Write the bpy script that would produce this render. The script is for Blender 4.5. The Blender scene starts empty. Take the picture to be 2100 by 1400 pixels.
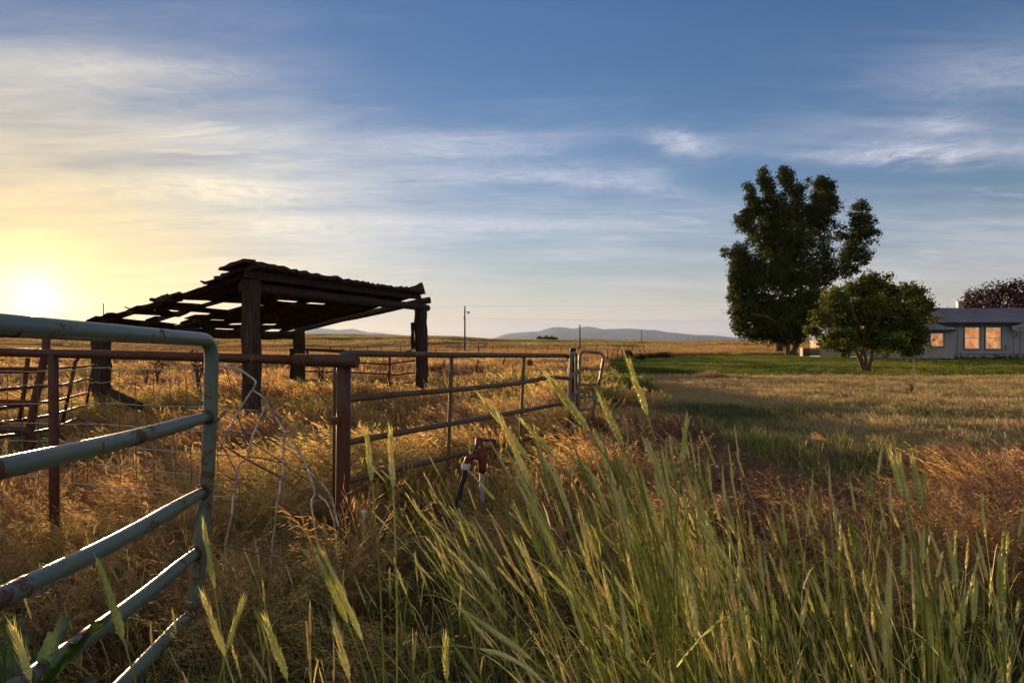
import bpy, math, random
import numpy as np
from mathutils import Vector, Matrix

random.seed(7)
RNG = np.random.default_rng(11)
SC = bpy.context.scene
COL = SC.collection
F = 1280.0            # focal length in photo pixels (2100 wide)
CH = 1.6              # camera height
R = math.radians
SUN_AZ, SUN_EL = R(-37.3), R(3.3)
SUN = Vector((math.sin(SUN_AZ) * math.cos(SUN_EL), math.cos(SUN_AZ) * math.cos(SUN_EL), math.sin(SUN_EL)))


def P(px, py, d):
    """world point at photo pixel (px, py) and depth d metres along the view axis"""
    return Vector(((px - 1050) / F * d, d, CH - (py - 700) / F * d))


# ------------------------------------------------------------------ noise in numpy
def vnoise(x, y, seed=0):
    x = np.asarray(x, float); y = np.asarray(y, float)
    xi = np.floor(x); yi = np.floor(y); fx = x - xi; fy = y - yi

    def h(a, b):
        v = np.sin(a * 127.1 + b * 311.7 + seed * 74.7) * 43758.5453
        return v - np.floor(v)
    ux = fx * fx * (3 - 2 * fx); uy = fy * fy * (3 - 2 * fy)
    return (h(xi, yi) * (1 - ux) * (1 - uy) + h(xi + 1, yi) * ux * (1 - uy)
            + h(xi, yi + 1) * (1 - ux) * uy + h(xi + 1, yi + 1) * ux * uy)


def fbm(x, y, seed=0, o=4):
    s = 0; a = .5; t = 0
    for i in range(o):
        s = s + a * vnoise(np.asarray(x) * 2 ** i, np.asarray(y) * 2 ** i, seed + i); t += a; a *= .5
    return s / t


def sstep(a, b, x):
    t = np.clip((np.asarray(x, float) - a) / (b - a), 0, 1)
    return t * t * (3 - 2 * t)


# ------------------------------------------------------------------ object helpers
def tag(o, label=None, cat=None, group=None, kind=None):
    if label: o['label'] = label
    if cat: o['category'] = cat
    if group: o['group'] = group
    if kind: o['kind'] = kind
    return o


def thing(name, label, cat, loc=(0, 0, 0), group=None):
    o = bpy.data.objects.new(name, None)
    o.empty_display_size = .1
    o.location = loc
    COL.objects.link(o)
    return tag(o, label, cat, group)


def copy_tree(o, parent=None):
    c = o.copy(); COL.objects.link(c)
    c.parent = parent
    if parent is not None:
        c.matrix_parent_inverse = o.matrix_parent_inverse.copy()
    for ch in list(o.children):
        copy_tree(ch, c)
    return c


class MB:
    """mesh builder: gathers shapes, then links ONE object"""
    def __init__(s):
        s.v = []; s.f = []; s.h = []; s.k = []; s.sm = []

    def face(s, idx, sm=False):
        s.f.append(idx); s.sm.append(sm)

    def vert(s, p, h=0., k=0.):
        s.v.append((p[0], p[1], p[2])); s.h.append(h); s.k.append(k)
        return len(s.v) - 1

    def tube(s, pts, r, n=10, cap=True, h=None, k=0., sm=True, round_end=False):
        pts = [Vector(p) for p in pts]
        m = len(pts)
        rs = r if isinstance(r, (list, tuple)) else [r] * m
        t0 = (pts[1] - pts[0]).normalized()
        ref = Vector((0, 0, 1)) if abs(t0.z) < .9 else Vector((1, 0, 0))
        u = t0.cross(ref).normalized()
        rings = []
        for i, p in enumerate(pts):
            if i == 0: t = pts[1] - pts[0]
            elif i == m - 1: t = pts[-1] - pts[-2]
            else: t = (pts[i + 1] - pts[i]).normalized() + (pts[i] - pts[i - 1]).normalized()
            if t.length < 1e-9: t = t0
            t.normalize()
            u = (u - t * u.dot(t))
            if u.length < 1e-6: u = t.orthogonal()
            u.normalize(); w = t.cross(u)
            hv = (i / (m - 1)) if h is None else (h[i] if isinstance(h, (list, tuple)) else h)
            rings.append([s.vert(p + (u * math.cos(2 * math.pi * j / n) + w * math.sin(2 * math.pi * j / n)) * rs[i], hv, k) for j in range(n)])
        for a, b in zip(rings, rings[1:]):
            for j in range(n):
                s.face((a[j], a[(j + 1) % n], b[(j + 1) % n], b[j]), sm)
        if cap:
            s.face(tuple(reversed(rings[0]))); s.face(tuple(rings[-1]))

    def box(s, c, size, M=None):
        """box centred at c with full sizes; M an optional 3x3 of axes"""
        c = Vector(c); hx, hy, hz = size[0] / 2, size[1] / 2, size[2] / 2
        ids = []
        for z in (-hz, hz):
            for x, y in ((-hx, -hy), (hx, -hy), (hx, hy), (-hx, hy)):
                o = Vector((x, y, z))
                if M is not None: o = M @ o
                ids.append(s.vert(c + o, (z + hz) / (2 * hz)))
        a = ids
        for q in ((3, 2, 1, 0), (4, 5, 6, 7), (0, 1, 5, 4), (1, 2, 6, 5), (2, 3, 7, 6), (3, 0, 4, 7)):
            s.face(tuple(a[i] for i in q))

    def beam(s, a, b, w, t, up=(0, 0, 1), seg=1, jit=0.0, rnd=None):
        """rectangular timber from a to b: width w across, thickness t along up; jit roughens it"""
        a = Vector(a); b = Vector(b); ax = (b - a).normalized(); up = Vector(up)
        side = ax.cross(up).normalized(); upv = side.cross(ax).normalized()
        rnd = rnd or random
        rings = []
        for i in range(seg + 1):
            p = a.lerp(b, i / seg); ring = []
            for sx, sz in ((-1, -1), (1, -1), (1, 1), (-1, 1)):
                j = Vector((rnd.uniform(-jit, jit), rnd.uniform(-jit, jit), rnd.uniform(-jit, jit)))
                ring.append(s.vert(p + side * (sx * w / 2) + upv * (sz * t / 2) + j, i / seg))
            rings.append(ring)
        for q, r2 in zip(rings, rings[1:]):
            for j in range(4):
                s.face((q[j], q[(j + 1) % 4], r2[(j + 1) % 4], r2[j]))
        s.face(tuple(reversed(rings[0]))); s.face(tuple(rings[-1]))

    def ribbon(s, pts, ws, side, h=None, k=0., fold=0.0):
        m = len(pts); side = Vector(side); prev = None
        for i in range(m):
            p = Vector(pts[i]); w = ws[i] if isinstance(ws, (list, tuple)) else ws
            hv = i / (m - 1) if h is None else (h[i] if isinstance(h, (list, tuple)) else h)
            if fold:
                up = Vector((0, 0, 1)) * (w * fold)
                cur = (s.vert(p - side * w + up, hv, k), s.vert(p, hv, k), s.vert(p + side * w + up, hv, k))
            else:
                cur = (s.vert(p - side * w, hv, k), s.vert(p + side * w, hv, k))
            if prev:
                for j in range(len(cur) - 1):
                    s.face((prev[j], prev[j + 1], cur[j + 1], cur[j]), True)
            prev = cur

    def kite(s, p, d, w, side, h=1., k=1.):
        """thin diamond leaf or spikelet from p along d"""
        p = Vector(p); d = Vector(d); side = Vector(side)
        a = s.vert(p, h, k); b = s.vert(p + d * .42 - side * w, h, k); c = s.vert(p + d, h, k); e = s.vert(p + d * .42 + side * w, h, k)
        s.face((a, b, c, e))

    def mesh(s, name, mat=None):
        me = bpy.data.meshes.new(name)
        me.from_pydata(s.v, [], s.f)
        if s.sm:
            me.polygons.foreach_set('use_smooth', s.sm)
        a = me.attributes.new('h', 'FLOAT', 'POINT'); a.data.foreach_set('value', s.h)
        a = me.attributes.new('k', 'FLOAT', 'POINT'); a.data.foreach_set('value', s.k)
        if mat: me.materials.append(mat)
        me.update()
        return me

    def build(s, name, mat, parent=None):
        o = bpy.data.objects.new(name, s.mesh(name, mat))
        COL.objects.link(o)
        if parent is not None:
            o.parent = parent
            o.matrix_parent_inverse = Matrix.Translation(-Vector(parent.location))
        return o


def np_mesh(name, v, q, mat, attrs=None, smooth=False):
    me = bpy.data.meshes.new(name)
    v = np.asarray(v, np.float32); q = np.asarray(q, np.int32)
    me.vertices.add(len(v)); me.vertices.foreach_set('co', v.ravel())
    n = q.shape[1]
    me.loops.add(q.size); me.loops.foreach_set('vertex_index', q.ravel())
    me.polygons.add(len(q)); me.polygons.foreach_set('loop_start', np.arange(0, q.size, n, dtype=np.int32))
    if smooth: me.polygons.foreach_set('use_smooth', np.ones(len(q), bool))
    for nm, dat in (attrs or {}).items():
        a = me.attributes.new(nm, 'FLOAT', 'POINT'); a.data.foreach_set('value', np.asarray(dat, np.float32))
    if mat: me.materials.append(mat)
    me.update(); me.validate()
    return me


def link_mesh(name, me, parent=None):
    o = bpy.data.objects.new(name, me); COL.objects.link(o)
    if parent is not None:
        o.parent = parent
        o.matrix_parent_inverse = Matrix.Translation(-Vector(parent.location))
    return o


def bend(pts, rad=.12, n=6):
    """polyline with rounded corners"""
    pts = [Vector(p) for p in pts]; out = [pts[0]]
    for i in range(1, len(pts) - 1):
        a, b, c = pts[i - 1], pts[i], pts[i + 1]
        ra = min(rad, (a - b).length * .49); rc = min(rad, (c - b).length * .49)
        p0 = b + (a - b).normalized() * ra; p1 = b + (c - b).normalized() * rc
        for t in range(n + 1):
            t /= n
            out.append(p0 * (1 - t) ** 2 + b * 2 * t * (1 - t) + p1 * t * t)
    out.append(pts[-1])
    return out


def curve(pts, n=6):
    """catmull-rom through points"""
    pts = [Vector(p) for p in pts]; out = []
    q = [pts[0] * 2 - pts[1]] + pts + [pts[-1] * 2 - pts[-2]]
    for i in range(1, len(q) - 2):
        for t in range(n):
            t /= n
            a, b, c, d = q[i - 1], q[i], q[i + 1], q[i + 2]
            out.append(.5 * ((2 * b) + (c - a) * t + (2 * a - 5 * b + 4 * c - d) * t * t + (3 * b - a - 3 * c + d) * t ** 3))
    out.append(pts[-1])
    return out


# ------------------------------------------------------------------ node helpers
class E:
    """socket wrapper with arithmetic"""
    def __init__(s, T, sock): s.T = T; s.s = sock
    def _m(s, op, *o):
        n = s.T.nodes.new('ShaderNodeMath'); n.operation = op
        for i, x in enumerate((s,) + o):
            if isinstance(x, E): s.T.links.new(x.s, n.inputs[i])
            else: n.inputs[i].default_value = x
        return E(s.T, n.outputs[0])
    def __add__(s, o): return s._m('ADD', o)
    def __radd__(s, o): return s._m('ADD', o)
    def __sub__(s, o): return s._m('SUBTRACT', o)
    def __rsub__(s, o): return const(s.T, o)._m('SUBTRACT', s)
    def __mul__(s, o): return s._m('MULTIPLY', o)
    def __rmul__(s, o): return s._m('MULTIPLY', o)
    def __truediv__(s, o): return s._m('DIVIDE', o)
    def __pow__(s, o): return s._m('POWER', o)
    def max(s, o): return s._m('MAXIMUM', o)
    def min(s, o): return s._m('MINIMUM', o)
    def step(s, a, b):
        n = s.T.nodes.new('ShaderNodeMapRange'); n.interpolation_type = 'SMOOTHSTEP'
        s.T.links.new(s.s, n.inputs[0]); n.inputs[1].default_value = a; n.inputs[2].default_value = b
        return E(s.T, n.outputs[0])


def const(T, v):
    n = T.nodes.new('ShaderNodeValue'); n.outputs[0].default_value = v
    return E(T, n.outputs[0])


def xyz(T, x, y, z):
    n = T.nodes.new('ShaderNodeCombineXYZ')
    for i, a in enumerate((x, y, z)):
        if isinstance(a, E): T.links.new(a.s, n.inputs[i])
        else: n.inputs[i].default_value = a
    return E(T, n.outputs[0])


def noise(T, vec, scale=1., detail=4., rough=.55, dist=0., out=0, stretch=None):
    n = T.nodes.new('ShaderNodeTexNoise')
    n.inputs['Scale'].default_value = scale; n.inputs['Detail'].default_value = detail
    n.inputs['Roughness'].default_value = rough; n.inputs['Distortion'].default_value = dist
    if stretch is not None:
        m = T.nodes.new('ShaderNodeMapping'); m.inputs['Scale'].default_value = stretch[:3]
        if len(stretch) > 3: m.inputs['Rotation'].default_value = (0, 0, stretch[3])
        T.links.new(vec.s, m.inputs[0]); T.links.new(m.outputs[0], n.inputs['Vector'])
    else:
        T.links.new(vec.s, n.inputs['Vector'])
    return E(T, n.outputs[out])


def mixc(T, f, a, b, mode='MIX'):
    n = T.nodes.new('ShaderNodeMix'); n.data_type = 'RGBA'; n.blend_type = mode; n.clamp_factor = True
    for i, x in ((0, f), (6, a), (7, b)):
        if isinstance(x, E): T.links.new(x.s, n.inputs[i])
        elif i == 0: n.inputs[0].default_value = x
        else: n.inputs[i].default_value = (*x[:3], 1)
    return E(T, n.outputs[2])


def ramp(T, f, stops, interp='LINEAR'):
    n = T.nodes.new('ShaderNodeValToRGB'); n.color_ramp.interpolation = interp
    el = n.color_ramp.elements
    while len(el) < len(stops): el.new(.5)
    for e, (p, c) in zip(el, stops):
        e.position = p; e.color = (*c[:3], 1)
    T.links.new(f.s, n.inputs[0])
    return E(T, n.outputs[0])


def attr(T, name, typ='GEOMETRY', out='Fac'):
    n = T.nodes.new('ShaderNodeAttribute'); n.attribute_name = name; n.attribute_type = typ
    return E(T, n.outputs[out])


def newmat(name):
    m = bpy.data.materials.new(name); m.use_nodes = True
    T = m.node_tree; T.nodes.clear()
    o = T.nodes.new('ShaderNodeOutputMaterial')
    return m, T, o


def texco(T, kind='Object'):
    n = T.nodes.new('ShaderNodeTexCoord'); return E(T, n.outputs[kind])


def geopos(T):
    n = T.nodes.new('ShaderNodeNewGeometry'); return E(T, n.outputs['Position'])


def sep(T, v):
    n = T.nodes.new('ShaderNodeSeparateXYZ'); T.links.new(v.s, n.inputs[0])
    return [E(T, n.outputs[i]) for i in range(3)]


def principled(T, o, col, rough=.6, metal=0., bump=None, bstr=.3, bdist=.01, spec=.5):
    b = T.nodes.new('ShaderNodeBsdfPrincipled')
    for nm, x in (('Base Color', col), ('Roughness', rough), ('Metallic', metal)):
        if isinstance(x, E): T.links.new(x.s, b.inputs[nm])
        elif nm == 'Base Color': b.inputs[nm].default_value = (*x[:3], 1)
        else: b.inputs[nm].default_value = x
    b.inputs['Specular IOR Level'].default_value = spec
    if bump is not None:
        n = T.nodes.new('ShaderNodeBump'); n.inputs['Strength'].default_value = bstr; n.inputs['Distance'].default_value = bdist
        T.links.new(bump.s, n.inputs['Height']); T.links.new(n.outputs[0], b.inputs['Normal'])
    T.links.new(b.outputs[0], o.inputs[0])
    return b


def leafy(T, o, col, trans=.4, gloss=0.04, tcol=None):
    """diffuse and translucent mix for grass and leaves"""
    d = T.nodes.new('ShaderNodeBsdfDiffuse'); t = T.nodes.new('ShaderNodeBsdfTranslucent')
    T.links.new(col.s, d.inputs[0]); T.links.new((tcol or col).s, t.inputs[0])
    m = T.nodes.new('ShaderNodeMixShader'); m.inputs[0].default_value = trans
    T.links.new(d.outputs[0], m.inputs[1]); T.links.new(t.outputs[0], m.inputs[2])
    g = T.nodes.new('ShaderNodeBsdfGlossy'); g.inputs['Roughness'].default_value = .45
    g.inputs[0].default_value = (1, .95, .85, 1)
    m2 = T.nodes.new('ShaderNodeMixShader'); m2.inputs[0].default_value = gloss
    T.links.new(m.outputs[0], m2.inputs[1]); T.links.new(g.outputs[0], m2.inputs[2])
    T.links.new(m2.outputs[0], o.inputs[0])


def noise_mat(name, cols, scale=6., detail=6., rough=.7, metal=0., stretch=None, bstr=.3, bdist=.01, spec=.4, dist=.0, kind='Object'):
    m, T, o = newmat(name)
    v = texco(T, kind)
    f = noise(T, v, scale, detail, .6, dist, stretch=stretch)
    n = len(cols)
    c = ramp(T, f, [(.28 + .44 * i / max(1, n - 1), c) for i, c in enumerate(cols)])
    principled(T, o, c, rough, metal, f, bstr, bdist, spec)
    return m
# ------------------------------------------------------------------ camera, sun, sky
cam = bpy.data.cameras.new("camera"); camo = bpy.data.objects.new("camera", cam); COL.objects.link(camo)
camo.location = (0, 0, CH); camo.rotation_euler = (R(90), 0, 0)
cam.sensor_width = 36; cam.lens = 36 * F / 2100; cam.clip_start = .05; cam.clip_end = 60000
SC.camera = camo
vs = SC.view_settings
vs.view_transform = 'Standard'; vs.look = 'None'; vs.exposure = 1.4; vs.gamma = 1; vs.use_curve_mapping = False
SC.cycles.use_denoising = True
SC.cycles.denoiser = 'OPENIMAGEDENOISE'
SC.cycles.max_bounces = 6; SC.cycles.diffuse_bounces = 3; SC.cycles.transmission_bounces = 4
SC.cycles.transparent_max_bounces = 8
SC.cycles.volume_bounces = 0
SC.cycles.sample_clamp_indirect = 4

sun = bpy.data.lights.new("sun", 'SUN'); suno = bpy.data.objects.new("sun", sun); COL.objects.link(suno)
sun.energy = 5.0; sun.angle = R(.6); sun.color = (1.0, .66, .34)
suno.rotation_euler = SUN.to_track_quat('Z', 'Y').to_euler()
suno.location = SUN * 50

W = bpy.data.worlds.new("World"); SC.world = W; W.use_nodes = True
T = W.node_tree; T.nodes.clear()
wo = T.nodes.new('ShaderNodeOutputWorld'); bg = T.nodes.new('ShaderNodeBackground')
T.links.new(bg.outputs[0], wo.inputs[0])
sk = T.nodes.new('ShaderNodeTexSky'); sk.sky_type = 'NISHITA'; sk.sun_disc = False
sk.sun_elevation = SUN_EL; sk.sun_rotation = SUN_AZ
sk.altitude = 900; sk.air_density = 1.0; sk.dust_density = .5; sk.ozone_density = 2.2
sky = E(T, sk.outputs[0])
d = texco(T, 'Generated')
dx, dy, dz = sep(T, d)
vd = T.nodes.new('ShaderNodeVectorMath'); vd.operation = 'DOT_PRODUCT'
T.links.new(d.s, vd.inputs[0]); vd.inputs[1].default_value = SUN
cs = E(T, vd.outputs['Value']).max(-1.).min(1.)
ang = cs._m('ARCCOSINE')
zc = dz.max(0.0)
# gently deepen the blue overhead
k = ramp(T, zc, [(0, (.95, .84, .84)), (.12, (.86, .86, .96)), (.3, (.76, .88, 1.12)), (.5, (.66, .86, 1.24)), (1, (.40, .65, 1.1))])
sky = mixc(T, 1.0, sky, k, 'MULTIPLY')
# cirrus seen on a flat layer high overhead
inv = const(T, 1.) / (zc + .09)
u = dx * inv; v = dy * inv
pl = xyz(T, u, v, 0.0)
n1 = noise(T, pl, .9, 6, .58, .5, stretch=(.42, 1.7, 1, R(-22)))
n2 = noise(T, pl, 2.1, 7, .62, .8, stretch=(.48, 1.7, 1, R(-14)))
n3 = noise(T, pl, .35, 3, .5, .3, stretch=(1, 1, 1, .7))
n4 = noise(T, pl, 5.5, 6, .68, 1.6, stretch=(.42, 1.6, 1, R(-8)))
near = (ang * -3.1)._m('EXPONENT')               # 1 at the sun
low = (zc * -4.5)._m('EXPONENT')
veil = (n1 * .46 + n2 * .34 + n4 * .20 + (n3 - .5) * .62 + near * .17 + (low - .35) * .46)
veil = veil.step(.385, .86) * zc.step(.0, .05) * (1. - zc.step(.26, .46) * .6)
wis = (noise(T, pl, 1.5, 8, .66, 1.1, stretch=(.55, 1.9, 1, R(12))) + (n3 - .5) * .5 + (low - .3) * .18).step(.60, .86) * .55
wis = wis * zc.step(.02, .09) * zc.step(.62, .3)
ccol = ramp(T, near, [(0, (.24, .255, .315)), (.2, (.31, .31, .325)), (.36, (.41, .385, .335)), (.6, (.42, .35, .21)), (.85, (.40, .285, .115)), (1, (.42, .28, .09))])
WS = .092
base = mixc(T, 1.0, sky, (WS, WS, WS), 'MULTIPLY')
cut = 1. - (ang * -2.6)._m('EXPONENT') * .88
base = mixc(T, 1.0, base, xyz(T, cut, cut, cut), 'MULTIPLY')
ccol = mixc(T, (low * low).step(.12, .8) * .85, ccol, mixc(T, near.step(.2, .7), (.285, .245, .21), (.60, .43, .18)))
base = mixc(T, veil * .78, base, ccol)
wc = mixc(T, near.step(.1, .5), (.34, .34, .39), (.62, .50, .32))
base = mixc(T, wis, base, wc)
az = E(T, dx.s)._m('ARCTAN2', dy)
el = dz._m('ARCSINE')
wn = noise(T, xyz(T, az * 5., el * 16., 0.), 1.6, 7, .66, 1.2)
wn2 = noise(T, xyz(T, az * 14., el * 60., 0.), 1.6, 6, .7, 1.5)
for (a0, e0, la_, le_, ti, st) in ((.265, .297, .05, .016, -.22, .55), (.575, .247, .13, .012, -.12, .6), (.60, .275, .05, .014, -.05, .38), (.16, .243, .12, .012, -.16, .42), (.20, .254, .05, .010, -.10, .35),
                                   (-.10, .30, .22, .020, .04, .30), (-.05, .262, .20, .013, .03, .30), (-.42, .215, .16, .018, .05, .45), (-.30, .175, .2, .014, .02, .40), (.66, .325, .09, .03, -.1, .25), (-.52, .36, .18, .02, .12, .22), (.05, .185, .25, .010, .0, .28)):
    da = (az - a0) / la_; de = (el - e0 - (az - a0) * ti + (wn - .5) * .045) / le_
    mk = ((da * da + de * de) * -1.)._m('EXPONENT') * (wn2 * 1.3 + wn * .5 - .42).max(0.).min(1.)
    base = mixc(T, mk * st * 1.5, base, mixc(T, near.step(.12, .5), (.40, .385, .41), (.70, .58, .36)))
# low grey bank lying along the horizon to the right of the mountains, its top rim lit
ca = xyz(T, az * 7., el * 60., 0.)
nb = noise(T, ca, 1., 5, .6, .3)
top = .034 + (nb - .5) * .03
e2 = (top - el)
bank = e2.step(-.001, .004) * az.step(-.12, .02) * az.step(.62, .30) * nb.step(.30, .5)
base = mixc(T, bank * .62, base, (.17, .17, .21))
hzb = low * low * low * .55 * (1. - near.step(.15, .6) * .6)
base = mixc(T, hzb, base, mixc(T, near.step(.1, .5), (.26, .235, .225), (.36, .28, .17)))
# added unseen cloud bank behind the camera brightens the fill light
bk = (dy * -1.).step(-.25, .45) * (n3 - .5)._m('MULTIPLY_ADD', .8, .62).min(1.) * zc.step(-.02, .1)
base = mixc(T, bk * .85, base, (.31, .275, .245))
# aureole of the low sun
g1 = (ang * -9.)._m('EXPONENT'); g2 = ((ang * -17.)._m('EXPONENT') * .22 + (ang * -42.)._m('EXPONENT') * 1.3) * (n1 * .9 + .55); g3 = (ang * -3.2)._m('EXPONENT')
gl = mixc(T, 1.0, (1.0, .56, .16), xyz(T, g1 * .12, g1 * .12, g1 * .12), 'MULTIPLY')
g2c = mixc(T, 1.0, (1.0, .80, .46), xyz(T, g2 * .75, g2 * .75, g2 * .75), 'MULTIPLY')
lowg = g3 * (zc * -7.)._m('EXPONENT')
g3c = mixc(T, 1.0, (.16, .09, .025), xyz(T, lowg, lowg, lowg), 'MULTIPLY')
for g in (gl, g2c, g3c):
    base = mixc(T, 1.0, base, g, 'ADD')
for n in T.nodes:
    if n.type == 'MIX' and n.blend_type in ('ADD', 'MULTIPLY'): n.clamp_result = False
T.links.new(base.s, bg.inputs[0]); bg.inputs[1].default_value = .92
W.cycles.sampling_method = 'MANUAL'; W.cycles.sample_map_resolution = 1024

# ------------------------------------------------------------------ haze
HB = 22000.
mb = MB(); mb.box((0, 0, (430 - 60) / 2), (2 * HB, 2 * HB, 490))
m, T, o = newmat('haze_air')
pv = T.nodes.new('ShaderNodeVolumePrincipled')
pv.inputs['Color'].default_value = (.48, .64, 1.0, 1); pv.inputs['Density'].default_value = 4.2e-5
pv.inputs['Anisotropy'].default_value = .25
T.links.new(pv.outputs[0], o.inputs['Volume'])
hz = mb.build('haze', m); tag(hz, 'thin evening haze over the whole plain', 'haze', kind='stuff')
# ------------------------------------------------------------------ ground
CRX = [-400, 0, 430, 560, 700, 800, 850, 900, 960, 1010, 1060, 1110, 1170, 1240, 1400, 1530, 1700, 2100, 2500]
CRY = [690, 690, 688, 688, 688, 690, 691.5, 690.5, 693.5, 696.5, 697.2, 697, 698.5, 698, 700.2, 699.5, 699, 699, 699]
DC = 420.


def ground_z(x, y):
    x = np.asarray(x, float); y = np.asarray(y, float)
    d = np.hypot(x, y)
    ys = np.where(y > 1e-3, y, 1e-3)
    px = np.where(y > .2 * d, 1050 + F * x / ys, np.where(x < 0, -400, 2500))
    cy = np.interp(px, CRX, CRY) + (fbm(px / 60., px * 0, 5) - .5) * 1.6
    dd = DC * (1 + .25 * np.sin(px / 170.))
    zc = CH + (700 - cy) / F * dd
    w = sstep(95, 1, d / dd * 0 + 0) if False else sstep(.2, 1.0, d / dd)
    z = zc * w + (fbm(x * .04, y * .04, 9) - .5) * 2.2 * sstep(60, 140, d) * (1 - sstep(.75, 1., d / dd))
    z = z + (fbm(x * .7, y * .7, 3) - .5) * .12 * (1 - sstep(20, 45, d))
    z = z - sstep(600, 1600, d) * .8
    return z


LAWN = [(4.0, 27.5), (4.6, 32), (6.4, 43), (11.5, 64), (22, 73), (70, 77), (90, 27.5)]
MOWN = [(2.6, 13.0), (3.6, 18), (4.4, 27.5), (6, 29.5), (90, 29.5), (90, 6), (12, 6.6), (7, 8.0), (4.6, 9.3), (3.2, 10.5)]


def poly_sd(x, y, poly):
    """signed distance, positive inside"""
    x = np.asarray(x, float); y = np.asarray(y, float)
    best = np.full(x.shape, 1e9); ins = np.zeros(x.shape, bool)
    n = len(poly)
    for i in range(n):
        ax, ay = poly[i]; bx, by = poly[(i + 1) % n]
        ex, ey = bx - ax, by - ay
        t = np.clip(((x - ax) * ex + (y - ay) * ey) / (ex * ex + ey * ey), 0, 1)
        best = np.minimum(best, np.hypot(x - ax - t * ex, y - ay - t * ey))
        c = ((ay > y) != (by > y)) & (x < ex * (y - ay) / (ey if ey else 1e-9) + ax)
        ins ^= c
    return np.where(ins, best, -best)


front = np.linspace(R(-62), R(62), 521); back = np.linspace(R(62), R(298), 61)[1:-1]
th = np.concatenate([front, back])
rad = np.concatenate([[0.02], np.geomspace(.4, 120, 210), np.geomspace(124, 900, 90), np.geomspace(950, 21000, 26)])
rr, tt = np.meshgrid(rad, th, indexing='ij')
X = rr * np.sin(tt); Y = rr * np.cos(tt); Z = ground_z(X, Y)
nr, nt = X.shape
idx = np.arange(nr * nt).reshape(nr, nt)
q = np.stack([idx[:-1], np.roll(idx, -1, 1)[:-1], np.roll(idx, -1, 1)[1:], idx[1:]], -1).reshape(-1, 4)
lawn_sd = np.clip(poly_sd(X, Y, LAWN), -5, 5).ravel(); mown_sd = np.clip(poly_sd(X, Y, MOWN), -5, 5).ravel()
m, T, o = newmat('field_soil')
p = geopos(T)
la = attr(T, 'lawn'); mo = attr(T, 'mown')
px_, py_, pz_ = sep(T, p)
dist = (px_ * px_ + py_ * py_)._m('SQRT')
nA = noise(T, p, .9, 6, .6); nB = noise(T, p, 9., 5, .65); nC = noise(T, p, .012, 5, .6, .4, stretch=(.5, 2.2, 1, .05)); nD = noise(T, p, .12, 5, .6, stretch=(.6, 1.6, 1))
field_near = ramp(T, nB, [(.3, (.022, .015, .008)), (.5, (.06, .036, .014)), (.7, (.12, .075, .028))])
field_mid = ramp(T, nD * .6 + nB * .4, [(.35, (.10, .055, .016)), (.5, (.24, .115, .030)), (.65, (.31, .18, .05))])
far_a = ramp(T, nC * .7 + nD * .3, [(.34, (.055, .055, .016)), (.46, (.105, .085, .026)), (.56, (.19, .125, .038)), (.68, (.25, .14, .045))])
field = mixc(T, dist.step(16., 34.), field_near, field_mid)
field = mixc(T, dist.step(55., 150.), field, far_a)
mown = ramp(T, nB * .55 + nA * .45, [(.30, (.060, .058, .018)), (.43, (.19, .14, .055)), (.55, (.32, .235, .10)), (.7, (.42, .31, .15))])
lawn = ramp(T, nA * .45 + nB * .55, [(.33, (.040, .058, .010)), (.5, (.085, .11, .018)), (.68, (.14, .15, .03))])
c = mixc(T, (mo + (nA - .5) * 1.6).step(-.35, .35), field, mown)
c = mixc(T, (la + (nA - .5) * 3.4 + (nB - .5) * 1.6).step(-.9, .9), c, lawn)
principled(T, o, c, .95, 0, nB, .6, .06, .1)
me = np_mesh('ground', np.stack([X.ravel(), Y.ravel(), Z.ravel()], -1), q, m, {'lawn': lawn_sd, 'mown': mown_sd}, True)
ground = link_mesh('ground', me); tag(ground, kind='structure')

# ------------------------------------------------------------------ mountains, standing far out on the plain
mm, T, o = newmat('mountain_slopes')
p = geopos(T)
c = ramp(T, noise(T, p, .0016, 6, .6), [(.3, (.035, .045, .045)), (.5, (.06, .065, .06)), (.7, (.09, .09, .08))])
principled(T, o, c, .95, 0, noise(T, p, .004, 6, .6), 1., 60., .05)


def range_(profile, d, depth, seed):
    """a mountain range with its skyline at distance d and slopes of real depth"""
    xs = np.array([a for a, _ in profile], float); ys = np.array([b for _, b in profile], float)
    cols = np.linspace(xs[0], xs[-1], 260); rows = np.linspace(-1, 1, 41)
    cx = (cols - 1050) / F * d
    cz = (700 - (np.interp(cols, xs, ys) + (fbm(cols / 22., cols * 0, seed) - .5) * 2.6)) / F * d
    Xg, Rg = np.meshgrid(cx, rows, indexing='ij')
    H = np.maximum(cz, 0)[:, None] * np.clip(1 - np.abs(Rg) ** 1.25, 0, 1)
    ridge = np.abs(fbm(Xg / 700., Rg * depth / 1800., seed + 3) - .5) * 2
    H = H * (1 - .55 * ridge * (np.abs(Rg) > .04) * np.clip(np.abs(Rg) * 2.2, 0, 1)) - 14 * np.abs(Rg)
    Yg = d + Rg * depth
    i = np.arange(Xg.size).reshape(Xg.shape)
    qq = np.stack([i[:-1, :-1], i[1:, :-1], i[1:, 1:], i[:-1, 1:]], -1).reshape(-1, 4)
    return np_mesh('mountains', np.stack([Xg.ravel(), Yg.ravel(), H.ravel()], -1), qq, mm, None, True)


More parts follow.
